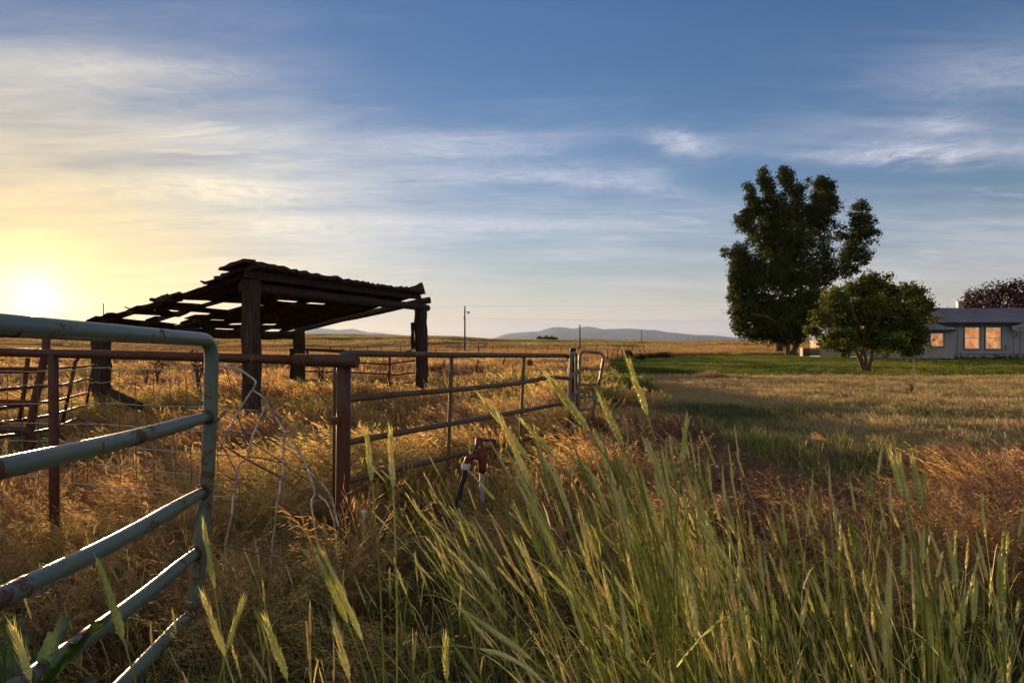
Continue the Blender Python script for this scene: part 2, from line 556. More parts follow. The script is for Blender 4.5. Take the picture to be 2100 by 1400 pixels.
o1 = link_mesh('mountains', range_([(930, 701), (985, 698), (1010, 693), (1040, 684), (1080, 680), (1105, 678), (1130, 671), (1150, 670), (1175, 674), (1205, 668), (1240, 675), (1290, 673), (1320, 675), (1345, 677), (1370, 681), (1400, 684), (1470, 689), (1530, 697), (1600, 700), (1680, 702)], 12500, 2600, 21)); tag(o1, kind='structure')
o2 = link_mesh('mountains', range_([(430, 700), (520, 688), (580, 678), (620, 672), (650, 671), (690, 676), (720, 674), (755, 681), (790, 684), (840, 689), (880, 696), (940, 702)], 14500, 2600, 31)); tag(o2, kind='structure')
# ------------------------------------------------------------------ grass: prototypes and scattering
def grass_mat(name, stops, trans=.42, gloss=.03, head=1.25, base=.55):
    """colour from the instance tint; greenish foot darkened with painted shade, ripe heads brightened like lit tips"""
    m, T, o = newmat(name)
    t = attr(T, 'tint', 'INSTANCER'); oi = T.nodes.new('ShaderNodeObjectInfo'); rnd = E(T, oi.outputs['Random'])
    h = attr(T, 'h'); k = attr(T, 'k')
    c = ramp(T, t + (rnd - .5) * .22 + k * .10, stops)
    g = mixc(T, 1., c, mixc(T, h, (base, base * 1.04, base * .9), (1, 1, 1)), 'MULTIPLY')  # foot tone darkened to imitate shade low between the stems
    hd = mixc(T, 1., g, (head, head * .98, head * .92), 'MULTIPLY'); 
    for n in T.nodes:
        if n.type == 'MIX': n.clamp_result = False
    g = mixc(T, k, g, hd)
    leafy(T, o, g, trans, gloss)
    return m


CHEAT = [(0, (.075, .115, .024)), (.2, (.19, .20, .050)), (.4, (.56, .42, .145)), (.6, (.56, .34, .125)), (.78, (.29, .17, .095)), (1, (.135, .078, .056))]
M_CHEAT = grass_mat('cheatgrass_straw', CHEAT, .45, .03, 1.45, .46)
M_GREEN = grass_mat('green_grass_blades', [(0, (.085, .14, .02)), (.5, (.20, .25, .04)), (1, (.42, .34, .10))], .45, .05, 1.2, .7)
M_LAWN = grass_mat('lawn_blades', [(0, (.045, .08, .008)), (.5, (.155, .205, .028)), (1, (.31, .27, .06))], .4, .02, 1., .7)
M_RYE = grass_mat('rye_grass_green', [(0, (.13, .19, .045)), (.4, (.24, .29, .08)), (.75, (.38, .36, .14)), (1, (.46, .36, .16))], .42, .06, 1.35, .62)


def rvec(r):
    a = r.uniform(0, 2 * math.pi); return Vector((math.cos(a), math.sin(a), 0))


def proto_cheat(seed, n=16, H=.42, spread=.10, spk=14, wleaf=.0015, wspk=.0017, lspk=.028, droop=1.0, wind=(-.10, -.02), blades=7):
    r = random.Random(seed); mb = MB(); comb = (Vector((-.45, -.1, 0)) + rvec(r)).normalized()
    for i in range(n):
        a = rvec(r); b0 = a * r.uniform(0, spread)
        hh = H * r.uniform(.55, 1.12); out = a * r.uniform(.02, .09) + comb * r.uniform(.02, .10) + Vector((wind[0], wind[1], 0)) * r.uniform(.4, 1.3)
        dr = droop * r.uniform(.25, 1.0)
        pts = []
        for t in (0, .2, .4, .6, .75, .88, 1):
            z = hh * (t - dr * .42 * max(0, t - .5) ** 2 * 4 * .5)
            pts.append(b0 + out * (t ** 1.8) * 1.6 * (1 + dr * .6 * t) + Vector((0, 0, z)))
        side = rvec(r)
        mb.ribbon(pts, [wleaf * (1 - .5 * j / 6) for j in range(7)], side, None, 0)
        c = curve(pts[3:], 4); m = len(c)
        for j in range(spk):
            p = c[int((j + .5) / spk * (m - 1))]
            tg = (c[min(m - 1, int((j + .5) / spk * (m - 1)) + 1)] - p)
            tg = tg.normalized() if tg.length > 1e-6 else Vector((0, 0, 1))
            d = (tg * .85 + comb * r.uniform(.05, .55) + rvec(r) * r.uniform(.05, .5) + Vector((0, 0, -r.uniform(-.35, .7) * droop))).normalized() * lspk * r.uniform(.7, 1.5)
            foot = p + d * .25
            mb.kite(foot, d, wspk * r.uniform(.7, 1.2), d.cross(rvec(r)).normalized() if d.cross(rvec(r)).length > 1e-6 else Vector((1, 0, 0)), .9, 1.)
            aw = d * .9
            mb.kite(foot + d * .9, aw, wspk * .28, Vector((0, 0, 1)).cross(d).normalized(), 1., 1.)
    for i in range(blades):
        a = rvec(r); b0 = a * r.uniform(0, spread); hh = H * r.uniform(.3, .75); o = a * r.uniform(.05, .22) * H * 2
        pts = [b0 + o * t * t + Vector((0, 0, hh * (t - .35 * t * t))) for t in (0, .35, .7, 1)]
        mb.ribbon(pts, [wleaf * 1.5, wleaf * 1.6, wleaf * 1.1, .0003], rvec(r), None, 0)
    return mb


def proto_blades(seed, n=22, H=.3, spread=.08, w=.0028, lean=.4):
    r = random.Random(seed); mb = MB()
    for i in range(n):
        a = rvec(r); b0 = a * r.uniform(0, spread); hh = H * r.uniform(.45, 1.1); o = (a + Vector((-.35, -.05, 0))) * r.uniform(.1, 1) * lean * H
        pts = [b0 + o * t ** 2.0 + Vector((0, 0, hh * (t - .28 * t ** 3))) for t in (0, .25, .5, .75, 1)]
        mb.ribbon(pts, [w, w * 1.05, w * .9, w * .6, .0003], rvec(r), None, 0)
    return mb


def proto_forb(seed, n=9, H=.36, spread=.16):
    """a bushy field weed: upright stems crowded with short pointed leaves and seed spikes"""
    r = random.Random(seed); mb = MB()
    for i in range(n):
        a = rvec(r); b0 = a * r.uniform(0, spread); hh = H * r.uniform(.6, 1.15); o = a * r.uniform(.02, .12) + Vector((-.06, 0, 0))
        pts = [b0 + o * t ** 1.6 + Vector((0, 0, hh * t)) for t in (0, .3, .6, .85, 1)]
        mb.ribbon(pts, [.0028, .0026, .002, .0015, .0008], rvec(r), None, 0)
        c = curve(pts, 6); m = len(c)
        for j in range(34):
            t = r.uniform(.12, 1) ** .8; p = c[int(t * (m - 1))]
            d = (rvec(r) * r.uniform(.25, .9) * (1.15 - t) + Vector((0, 0, r.uniform(.5, 1.1)))).normalized() * r.uniform(.022, .05)
            mb.kite(p, d, r.uniform(.003, .0055), d.cross(rvec(r)).normalized() if d.cross(rvec(r)).length > 1e-6 else Vector((1, 0, 0)), t, .9 if t > .72 else 0.)
    return mb


def proto_far(seed, n=46, H=.5, spread=.9, w=.012):
    """a drift of standing grass for the far field"""
    r = random.Random(seed); mb = MB()
    for i in range(n):
        b0 = rvec(r) * spread * math.sqrt(r.random()); hh = H * r.uniform(.5, 1.1); o = (rvec(r) * .5 + Vector((-.4, 0, 0))) * hh * r.uniform(.2, .7)
        pts = [b0 + o * t ** 2 + Vector((0, 0, hh * (t - .25 * t ** 3))) for t in (0, .5, .8, 1)]
        mb.ribbon(pts, [w * .7, w, w * 1.5, w * .3], rvec(r), None, [0, 0, 1, 1][0])
        mb.kite(pts[2], (pts[3] - pts[2]) * 1.5, w * 1.4, rvec(r), 1, 1)
    return mb


def scatter(name, protos, pts, tint, scale, mat_names=None, label=None, tilt=.12, pid=None, rng=RNG):
    """one stuff object: points carrying variant, turn, size and tint, each drawn as a clump"""
    n = len(pts)
    me = bpy.data.meshes.new(name); me.vertices.add(n)
    me.vertices.foreach_set('co', np.asarray(pts, np.float32).ravel())
    if pid is None: pid = rng.integers(0, len(protos), n)
    a = me.attributes.new('variant', 'INT', 'POINT'); a.data.foreach_set('value', np.asarray(pid, np.int32))
    rot = np.stack([rng.normal(0, tilt, n), rng.normal(0, tilt, n), rng.uniform(-1.9, 1.9, n)], -1)
    a = me.attributes.new('turn', 'FLOAT_VECTOR', 'POINT'); a.data.foreach_set('vector', rot.astype(np.float32).ravel())
    sc = np.asarray(scale, float)
    if sc.ndim == 1: sc = np.stack([sc, sc, sc], -1)
    a = me.attributes.new('size', 'FLOAT_VECTOR', 'POINT'); a.data.foreach_set('vector', sc.astype(np.float32).ravel())
    a = me.attributes.new('tint', 'FLOAT', 'POINT'); a.data.foreach_set('value', np.clip(tint, 0, 1).astype(np.float32))
    o = bpy.data.objects.new(name, me); COL.objects.link(o)
    g = bpy.data.node_groups.new(name + '_clumps', 'GeometryNodeTree')
    g.interface.new_socket('Geometry', in_out='INPUT', socket_type='NodeSocketGeometry')
    g.interface.new_socket('Geometry', in_out='OUTPUT', socket_type='NodeSocketGeometry')
    gi = g.nodes.new('NodeGroupInput'); go = g.nodes.new('NodeGroupOutput')
    j = g.nodes.new('GeometryNodeJoinGeometry')
    for i, pm in reversed(list(enumerate(protos))):   # joined inputs stack last link first
        po = bpy.data.objects.new('clump', pm)
        oi = g.nodes.new('GeometryNodeObjectInfo'); oi.inputs[0].default_value = po
        g2 = g.nodes.new('GeometryNodeGeometryToInstance')
        g.links.new(oi.outputs['Geometry'], g2.inputs[0]); g.links.new(g2.outputs[0], j.inputs[0])
    ip = g.nodes.new('GeometryNodeInstanceOnPoints')

    def na(nm, typ):
        n_ = g.nodes.new('GeometryNodeInputNamedAttribute'); n_.data_type = typ; n_.inputs[0].default_value = nm
        return n_.outputs[0]
    er = g.nodes.new('FunctionNodeEulerToRotation')
    g.links.new(na('turn', 'FLOAT_VECTOR'), er.inputs[0])
    g.links.new(gi.outputs[0], ip.inputs['Points']); g.links.new(j.outputs[0], ip.inputs['Instance'])
    ip.inputs['Pick Instance'].default_value = True
    g.links.new(na('variant', 'INT'), ip.inputs['Instance Index'])
    g.links.new(er.outputs[0], ip.inputs['Rotation']); g.links.new(na('size', 'FLOAT_VECTOR'), ip.inputs['Scale'])
    g.links.new(ip.outputs[0], go.inputs[0])
    md = o.modifiers.new('clumps', 'NODES'); md.node_group = g
    return tag(o, label, None, None, 'stuff')


def area_pts(n, d0, d1, margin=1.5, x0=-1000, x1=2250):
    """n points spread evenly over the ground the camera sees between depths d0 and d1"""
    a0 = (x0 - 1050) / F; a1 = (x1 - 1050) / F
    y = np.sqrt(RNG.uniform(d0 * d0, d1 * d1, n))
    x = RNG.uniform(0, 1, n)
    L = np.minimum(a0 * y, a0 * y) - margin; Rr = a1 * y + margin
    x = L + (Rr - L) * x
    return x, y


def field_tint(x, y):
    """how green, golden or red the wild grass grows where"""
    big = fbm(x * .22, y * .16, 41); sm = fbm(x * .9, y * .7, 42)
    t = .425 + (big - .5) * 1.4 + (sm - .5) * 1.0
    d = np.hypot(x, y)
    right = sstep(-.02, .35, x / np.maximum(y, .3)) * (1 - sstep(11, 14, y))
    t = t + right * .50 * sstep(3.2, 5.5, d)                       # red-brown patch to the right
    t = t + .16 * sstep(14, 24, d) * (1 - sstep(60, 110, d))       # the ripe field behind the sheds
    nearg = (1 - sstep(4., 7.5, d)) * sstep(-.4, .05, x / np.maximum(y, .3))
    t = t - nearg * .13 - .10 * sstep(6, 9, d) * (1 - sstep(13, 20, d))
    return t


def keep_field(x, y, e=0.):
    return (poly_sd(x, y, LAWN) < e) & (poly_sd(x, y, MOWN) < e + (fbm(x * .8, y * .8, 77) - .5) * 3.0)


def P3(x, y): return np.stack([x, y, ground_z(x, y)], -1)


pc_near = [proto_cheat(100 + i, 17, .40 + .03 * (i % 3), .09, 12, droop=1.0 + .3 * (i % 2)).mesh('cheatgrass_clump', M_CHEAT) for i in range(6)]
pc_mid = [proto_cheat(140 + i, 18, .42, .16, 11, .0026, .0042, .038, .7, blades=9).mesh('cheatgrass_clump', M_CHEAT) for i in range(5)]
pc_far = [proto_cheat(160 + i, 22, .42, .45, 7, .006, .012, .06, .6, blades=10).mesh('cheatgrass_clump', M_CHEAT) for i in range(4)]
pf = [proto_far(180 + i).mesh('far_grass_drift', M_CHEAT) for i in range(3)]
pf2 = [proto_far(190 + i, 60, .55, 2.6, .035).mesh('far_grass_drift', M_CHEAT) for i in range(3)]
pb = [proto_blades(200 + i, 20, .30, .07).mesh('green_grass_clump', M_GREEN) for i in range(4)]
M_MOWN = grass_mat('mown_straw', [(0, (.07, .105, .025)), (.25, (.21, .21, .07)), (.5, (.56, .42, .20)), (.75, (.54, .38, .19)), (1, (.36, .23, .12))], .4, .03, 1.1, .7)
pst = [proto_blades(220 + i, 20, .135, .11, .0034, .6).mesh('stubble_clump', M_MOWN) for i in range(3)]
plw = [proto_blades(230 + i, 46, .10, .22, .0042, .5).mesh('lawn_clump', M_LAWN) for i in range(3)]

# near and middle wild grass
xs, ys, ss, ts, ids = [], [], [], [], []
def add_band(n, d0, d1, k0, k1, smin, smax, gap):
    x, y = area_pts(n, d0, d1)
    dens = fbm(x * .55, y * .45, 61)
    ok = keep_field(x, y) & (dens > gap - RNG.uniform(0, .25, n))
    x, y = x[ok], y[ok]; dens = dens[ok]
    s = RNG.uniform(smin, smax, len(x)) * (.35 + 1.35 * dens)
    s = s * np.where((np.hypot(x + 1.1, y - 3.9) < .55) | ((np.abs(x + 1.5) < .3) & (y < 3.3)), 1.25, 1.)
    s = s * (1 - .4 * sstep(.05, .4, x / np.maximum(y, .3)) * sstep(4.5, 8, y))
    gx = -1.41 + (y - 5.0) * .572                       # grass stays low along the olive gate
    s = s * (1 - .5 * ((y > 3.6) & (y < 9.4) & (x - gx > -.25) & (x - gx < 1.1)))
    xs.append(x); ys.append(y); ss.append(s); ts.append(field_tint(x, y) + RNG.normal(0, .09, len(x))); ids.append(RNG.integers(k0, k1, len(x)))
add_band(5600, 1.0, 6.5, 0, 6, .7, 1.2, .53)
add_band(12500, 5.8, 15, 6, 11, .7, 1.2, .575)
add_band(17500, 13, 40, 11, 15, .7, 1.2, .50)
x, y, s, t, i_ = map(np.concatenate, (xs, ys, ss, ts, ids))
scatter('wild_grass', pc_near + pc_mid + pc_far, P3(x, y), t, s, label='ripe cheatgrass, golden to red brown, covering the field', pid=i_)
# far field
x, y = area_pts(17000, 38, 125, 4); ok = keep_field(x, y, -.5); x, y = x[ok], y[ok]
x2, y2 = area_pts(15000, 115, 440, 20)
tf = np.concatenate([.58 + (fbm(x * .05, y * .09, 51) - .5) * .7, .46 + (fbm(x2 * .006, y2 * .025, 52) - .5) * 1.1 - .12 * sstep(150, 260, y2)])
sf = np.concatenate([RNG.uniform(.8, 1.2, len(x)), RNG.uniform(.8, 1.2, len(x2))])
idf = np.concatenate([RNG.integers(0, 3, len(x)), RNG.integers(3, 6, len(x2))])
X_, Y_ = np.concatenate([x, x2]), np.concatenate([y, y2])
scatter('distant_field_grass', pf + pf2, P3(X_, Y_), tf, sf, label='dry grass of the wide plain beyond the corral', tilt=.05, pid=idf)
# green understory
x, y = area_pts(8500, 1.0, 15); ok = keep_field(x, y); x, y = x[ok], y[ok]
g = fbm(x * .5, y * .4, 66) + .18 * (x / np.maximum(y, .5) > -.12) * (y < 5.5); ok = g > .475 + RNG.uniform(-.06, .06, len(x)); x, y = x[ok], y[ok]
scatter('green_grass', pb, P3(x, y), np.clip(RNG.uniform(.05, .75, len(x)) + .25 * sstep(4, 8, y), 0, 1), RNG.uniform(.7, 1.5, len(x)), label='green grass blades growing up through the dry grass')
# bushy weeds of the paddock
pw = [proto_forb(240 + i, 8 + i % 3, .30 + .03 * (i % 4)).mesh('paddock_weed_clump', M_CHEAT) for i in range(5)]
x, y = area_pts(5200, 4.2, 24, 1, -600, 1500); ok = keep_field(x, y, -.4) & (fbm(x * .6, y * .5, 91) > .47) & (x / y < .16); x, y = x[ok], y[ok]
scatter('paddock_weeds', pw, P3(x, y), .20 + .42 * fbm(x * .5, y * .4, 92) + RNG.normal(0, .10, len(x)), RNG.uniform(.7, 1.45, len(x)), label='bushy yellow green weeds growing through the paddock grass')
# mown dry strip and lawn
x, y = area_pts(26000, 7, 30, 1, 1150, 2300); ok = (poly_sd(x, y, MOWN) > -.6) & (poly_sd(x, y, LAWN) < .3); x, y = x[ok], y[ok]
tm = .60 + (fbm(x * .5, y * .35, 71) - .5) * .9 - .20 * sstep(.56, .68, fbm(x * .25, y * .3, 72))
scatter('mown_stubble', pst, P3(x, y), tm, RNG.uniform(.6, 1.5, len(x)) * (.6 + .9 * fbm(x * .7, y * .7, 73)), label='short dry mown grass between lawn and wild grass', tilt=.25)
x, y = area_pts(24000, 26, 78, 1, 1150, 2300); ok = (poly_sd(x, y, LAWN) + (fbm(x * .9, y * .9, 88) - .5) * 4 > -.2); x, y = x[ok], y[ok]
tl = .40 + (fbm(x * .35, y * .16, 81) - .5) * 1.3 + (fbm(x * .12, y * .5, 82) - .5) * 1.1
scatter('lawn_grass', plw, P3(x, y), tl, RNG.uniform(.8, 1.5, len(x)), label='short green lawn in front of the house')
# ------------------------------------------------------------------ materials for metal and wood
def painted_pipe(name, paint, paint2, rust, amount, rough=.36, scale=5.):
    m, T, o = newmat(name)
    p = texco(T, 'Object')
    a = noise(T, p, scale, 7, .65, .4); b = noise(T, p, scale * 7, 5, .65); s = noise(T, p, 2.2, 3, .5)
    mask = (a + (b - .5) * .35 + (s - .5) * .4).step(amount, amount + .045)
    scr = noise(T, p, 60., 2, .5, .2, stretch=(1, .12, 1)).step(.70, .73) * .6
    pc = mixc(T, b, paint, paint2)
    rc = ramp(T, b, [(.3, [c * .45 for c in rust]), (.6, rust), (.75, [c * 1.5 for c in rust])])
    c = mixc(T, mask.max(scr * .8), pc, rc)
    principled(T, o, c, mask * .38 + (b * .16 + (rough - .08)), 0., b * .5 + mask * .3, .25, .004, .32)
    return m


M_GREENP = painted_pipe('weathered_green_paint', (.105, .150, .108), (.155, .200, .148), (.15, .065, .035), .575, .36, 8.)
M_BROWNP = painted_pipe('rusty_brown_pipe', (.060, .026, .018), (.10, .046, .030), (.12, .044, .020), .50, .5, 9.)
M_OLIVEP = painted_pipe('faded_olive_pipe', (.085, .062, .030), (.135, .10, .05), (.15, .065, .03), .53, .45, 8.)
M_GREYP = painted_pipe('dull_grey_pipe', (.16, .145, .12), (.22, .20, .17), (.13, .065, .035), .55, .4, 10.)
M_WIRE = noise_mat('galvanised_wire', [(.40, .34, .26), (.60, .54, .45), (.28, .19, .12)], 18., 3, .42, .35)
M_RUSTW = noise_mat('rusted_wire', [(.10, .065, .045), (.19, .13, .09), (.13, .06, .035)], 22., 3, .5, .3)
M_RUST = noise_mat('rusted_steel', [(.05, .02, .012), (.13, .05, .025), (.19, .085, .04)], 14., 6, .75, .1)
M_WOOD = noise_mat('old_grey_timber', [(.024, .017, .013), (.055, .039, .029), (.10, .074, .056)], 5., 8, .9, 0, (7, 7, .5), .9, .02, .15)
M_BOARD = noise_mat('dark_roof_boards', [(.020, .014, .011), (.045, .032, .024), (.08, .058, .043)], 7., 8, .92, 0, (2, 2, 2), .8, .015, .1)
M_TIN = noise_mat('dull_sheet_metal', [(.16, .17, .18), (.26, .27, .28), (.14, .09, .06)], 4., 5, .45, .5)
M_BLACK = noise_mat('black_rubber', [(.012, .012, .013), (.03, .03, .03)], 20., 3, .6)

# ------------------------------------------------------------------ the near green gate
g = thing('pipe_gate', 'scratched green pipe gate standing open beside the camera, nearest gate in the field', 'gate', P(420, 1300, 3.0))
dirx = -.078


def gpt(y, d):            # a rail point: y measured at the end post, d the depth
    q = P(432, y, 3.0)
    return Vector((q.x + dirx * (d - 3.0), d, q.z - .026 * (d - 3.0)))


tr = .0315
pts = bend([gpt(697, -.6), gpt(697, 1.6), gpt(697, 3.0) + Vector((.006, 0, 0)), P(432, 850, 3.0), P(424, 1000, 3.0), P(409, 1140, 3.0), P(398, 1260, 3.0), P(389, 1345, 3.0)], .11, 8)
mb = MB(); mb.tube(pts, tr, 20); mb.build('frame', M_GREENP, g)
rails = [[(853, 2.99), (859, 2.2), (855, 1.2), (850, -.6)], [(1004, 2.99), (1012, 2.2), (1002, 1.4), (996, .4), (990, -.6)],
         [(1128, 2.985), (1137, 2.4), (1128, 1.5), (1125, .4), (1120, -.6)], [(1250, 2.975), (1262, 2.4), (1256, 1.6), (1245, .4), (1240, -.6)]]
xoff = [0, -.020, -.056, -.082]
for (rl, xo) in zip(rails, xoff):
    mb = MB()
    c = curve([gpt(y, dd) + Vector((xo * (1 if dd > 2 else .8), 0, 0)) for y, dd in rl], 8)
    mb.tube(c, [.022 + .0085 * min(1, i / 3) for i in range(len(c))], 18)
    mb.build('rail', M_GREENP, g)
for i, (y, xo) in enumerate(((853, 0), (1004, -.02), (1128, -.056), (1250, -.082))):
    mb = MB(); c = gpt(y, 2.955) + Vector((xo, 0, 0)); n_ = 26
    mb.tube([c + Vector((.031 * math.cos(2 * math.pi * k / n_), .004 * math.sin(k * 2.1), .031 * math.sin(2 * math.pi * k / n_))) * (1 + .05 * math.sin(k * 3.7)) if False else c + Vector((.0315 * math.cos(2 * math.pi * k / n_) * (1 + .04 * math.sin(k * 3.7)), .004 * math.sin(k * 2.1), .0315 * math.sin(2 * math.pi * k / n_) * (1 + .04 * math.sin(k * 3.7)))) for k in range(n_ + 1)], [.0045 + .0015 * math.sin(k * 2.9) for k in range(n_ + 1)], 6)
    mb.build('weld_bead', M_RUST, g)
for dd in (1.05, -.3):
    mb = MB(); mb.beam(gpt(697, dd) + Vector((.036, 0, 0)), gpt(1250, dd) + Vector((-.05, 0, 0)), .035, .008, up=(1, 0, .05)); mb.build('upright_strap', M_GREENP, g)
mb = MB(); mb.tube(curve([P(452, 852, 2.96), P(447, 862, 2.95), P(430, 866, 2.955), P(420, 858, 2.96)], 5), .004, 6)
mb.tube(curve([P(452, 848, 2.97), P(462, 842, 2.98), P(455, 856, 2.97)], 4), .0035, 6); mb.build('tie_wire', M_RUSTW, g)

# ------------------------------------------------------------------ brown pipe fence ending in the capped corner post
f = thing('pipe_fence', 'brown rusty pipe fence with one long top rail ending in a capped corner post', 'fence', P(705, 1110, 4.0))
mb = MB(); mb.tube([P(-420, 712, 4.55), P(0, 722, 4.3), P(300, 729, 4.15), P(610, 738, 4.0)], .0305, 18)
mb.build('top_rail', M_BROWNP, f)
mb = MB(); e0, e1 = P(604, 738, 4.0), P(733, 741, 3.92)
mb.tube([e0, e0 + (e1 - e0) * .015, e1 - (e1 - e0) * .012, e1], [.031, .041, .041, .039], 22); mb.build('sleeve', M_BROWNP, f)
mb = MB(); mb.tube([P(705, 750, 3.97), P(704, 900, 3.98), P(702, 1040, 4.0), P(701, 1160, 4.02), P(700, 1215, 4.03)], [.045, .045, .043, .04, .038], 18); mb.build('post', M_BROWNP, f)
mb = MB(); mb.box(P(690, 862, 3.94), (.05, .05, .045)); mb.tube([P(690, 862, 3.93), P(690, 862, 3.88)], .012, 8); mb.build('clamp', M_RUST, f)
mb = MB(); mb.tube([P(109, 727, 4.24), P(111, 950, 4.25), P(112, 1150, 4.26)], .031, 16); mb.build('post', M_BROWNP, f)
for px in (628, 646, 651, 520, 560):
    mb = MB()
    q = P(px, 738.5, 3.985)
    rr_ = .0425 if px > 604 else .0318
    mb.tube([q + Vector((.002 * math.sin(a * 3), math.cos(a) * rr_, math.sin(a) * rr_)) for a in [R(k) for k in range(120, 250, 16)]], .0022, 5)
    mb.build('paint_scratch', M_GREYP, f)

# ------------------------------------------------------------------ olive gate beyond the corner post
g2 = thing('pipe_gate', 'faded olive brown five bar pipe gate hanging between corner post and small stile gate', 'gate', P(1168, 900, 8.9))


def dpx(px):    # depth of this gate's plane at a photo column
    t = (px - 690) / (1168 - 690)
    return 1 / ((1 - t) / 5.0 + t / 8.9)


def G2(px, py): return P(px, py, dpx(px))


mb = MB(); mb.tube(bend([G2(689, 1080), G2(690, 724), G2(930, 728), G2(1169, 729), G2(1167, 905)], .16, 8), .0285, 16); mb.build('frame', M_OLIVEP, g2)
for pl_ in ([(690, 821), (820, 808), (925, 800), (1060, 786), (1122, 774), (1140, 773.5), (1168, 776)], [(690, 911), (920, 869), (1060, 844), (1168, 824)],
            [(690, 992), (790, 967), (925, 935), (1060, 904), (1168, 874)], [(690, 1066), (800, 1032), (925, 992), (1060, 945), (1168, 908)]):
    mb = MB(); mb.tube([G2(*q) for q in pl_], .0265, 14); mb.build('rail', M_OLIVEP, g2)
for x0, x1 in ((929, 921), (1076, 1067)):
    mb = MB(); mb.beam(G2(x0, 733) + Vector((-.01, -.034, 0)), G2(x1, 965 if x0 < 1000 else 930) + Vector((-.01, -.034, 0)), .042, .008, up=(.5, -.85, 0)); mb.build('upright_strap', M_OLIVEP, g2)

# ------------------------------------------------------------------ small stile gate and its black post
g3 = thing('walk_gate', 'narrow grey pipe walk gate, swung open and leaning beyond the olive gate', 'gate', P(1190, 870, 9.2))
D3 = 9.25
C6 = lambda x, y, d=D3: P(1100 + x / 7., 690 + y / 7., d)
mb = MB(); mb.tube(bend([C6(590, 1150), C6(618, 560), C6(622, 208), C6(800, 222), C6(978, 240), C6(930, 520), C6(880, 800), C6(822, 1020), C6(800, 1300)], .10, 7), .0225, 12); mb.build('frame', M_GREYP, g3)
for a, b, r_ in (((630, 455), (925, 475), .012), ((628, 690), (893, 686), .021), ((612, 876), (858, 852), .021), ((600, 1050), (815, 1030), .021)):
    mb = MB(); mb.tube([C6(*a), C6(*b)], r_, 10); mb.build('rail', M_GREYP, g3)
g4 = thing('folded_gate', 'folded grey pipe panel seen edge on between black post and walk gate', 'gate', P(1178, 870, 8.9))
mb = MB(); mb.tube(bend([C6(480, 1250, 8.6), C6(492, 262, 8.6), C6(570, 228, 9.0), C6(575, 1150, 9.2)], .08, 6), .022, 12); mb.build('frame', M_GREYP, g4)
for pl_ in ([(505, 590), (520, 545), (600, 500), (632, 470)], [(490, 905), (520, 850), (600, 780)], [(470, 1370), (500, 1300), (570, 1215)]):
    mb = MB(); c = curve([C6(x, y, 8.75 + .1 * i) for i, (x, y) in enumerate(pl_)], 4); mb.tube(c, .024, 10); mb.build('rail', M_GREYP, g4)
pp = thing('gate_post', 'short square black post rising behind the folded pipe panel', 'post', P(1175, 860, 9.6))
mb = MB(); a, b = P(1175, 716, 9.6), P(1174, 880, 9.6); mb.beam(b, a, .085, .085, up=(0, 1, 0), seg=6, jit=.003); mb.build('post_body', M_BOARD, pp)
mb = MB(); mb.box(P(1175, 715, 9.6), (.095, .095, .02)); mb.build('cap', M_BLACK, pp)

# ------------------------------------------------------------------ woven wire behind the brown fence
wf = thing('wire_fence', 'slack woven wire mesh sagging below the brown pipe rail', 'wire mesh', P(224, 950, 4.4))
rw = random.Random(5)
hw = [[(-120, 764), (0, 762), (118, 761), (193, 755), (224, 754), (236, 760), (321, 756), (400, 755), (423, 750), (452, 750), (470, 752)],
      [(-120, 792), (119, 788), (182, 784), (224, 784), (330, 787), (420, 786), (470, 792)],
      [(-120, 826), (85, 828), (224, 827), (330, 833), (430, 835), (530, 842)],
      [(-120, 866), (75, 867), (153, 871), (165, 869), (226, 870), (283, 876), (430, 884), (512, 889)],
      [(-120, 902), (68, 904), (153, 908), (271, 918), (411, 930), (470, 933)],
      [(-60, 935), (164, 948), (300, 962), (411, 977), (460, 981)],
      [(-60, 968), (75, 978), (180, 994), (300, 1007), (440, 1016), (470, 1020)]]
mb = MB()
for i, w in enumerate(hw):
    pts = [P(x, y, 4.38 + rw.uniform(-.03, .03)) for x, y in w]; c = curve(pts, 5)
    mb.tube([p + Vector((rw.gauss(0, .002), 0, rw.gauss(0, .003))) for p in c], .0031 if i % 3 else .0038, 5)
mb.build('line_wires', M_WIRE, wf)
mb = MB()
x = -110
while x < 470:
    if not (200 < x < 228):
        top = 756 if x < 300 else 754; lean = rw.uniform(-4, 4) + (12 if 340 < x < 390 else 0)
        mb.tube([P(x + lean * t + rw.uniform(-1.2, 1.2), top + (990 - top) * t, 4.385 + rw.uniform(-.02, .02)) for t in (0, .14, .3, .48, .65, .82, 1)], .0026, 5)
    x += 32 + rw.uniform(-3, 3)
mb.build('stay_wires', M_RUSTW, wf)

# ------------------------------------------------------------------ crumpled wire panel
wp = thing('bent_wire_mesh', 'crumpled roll of bent bare wire drooping from the green gate post', 'wire mesh', P(560, 1150, 3.4))
C8 = lambda x, y, d: P(420 + x / 3.685, 730 + y / 3.685, d)
C5 = lambda x, y, d: P(x / 2.8, 900 + y / 2.8, d)
br = [[(120, 75), (265, 100), (335, 150), (378, 180), (388, 200), (372, 240), (330, 300), (255, 415), (180, 545), (150, 620), (118, 692)],
      [(370, 260), (430, 300), (458, 332), (464, 365), (390, 530), (345, 650), (328, 775), (285, 795), (250, 826), (250, 940), (215, 1040), (205, 1190), (160, 1400)],
      [(462, 335), (545, 480), (592, 545), (600, 575), (597, 650), (588, 800), (592, 905), (570, 935), (565, 1030), (545, 1100), (530, 1250), (515, 1390)],
      [(620, 670), (690, 700), (745, 770), (775, 860), (805, 940), (835, 1045), (808, 1090), (806, 1140), (830, 1280), (850, 1400)],
      [(780, 860), (880, 950), (930, 1020), (965, 1090), (990, 1200), (1012, 1290)],
      [(860, 1050), (920, 1100), (945, 1160), (972, 1230), (985, 1320), (990, 1400)]]
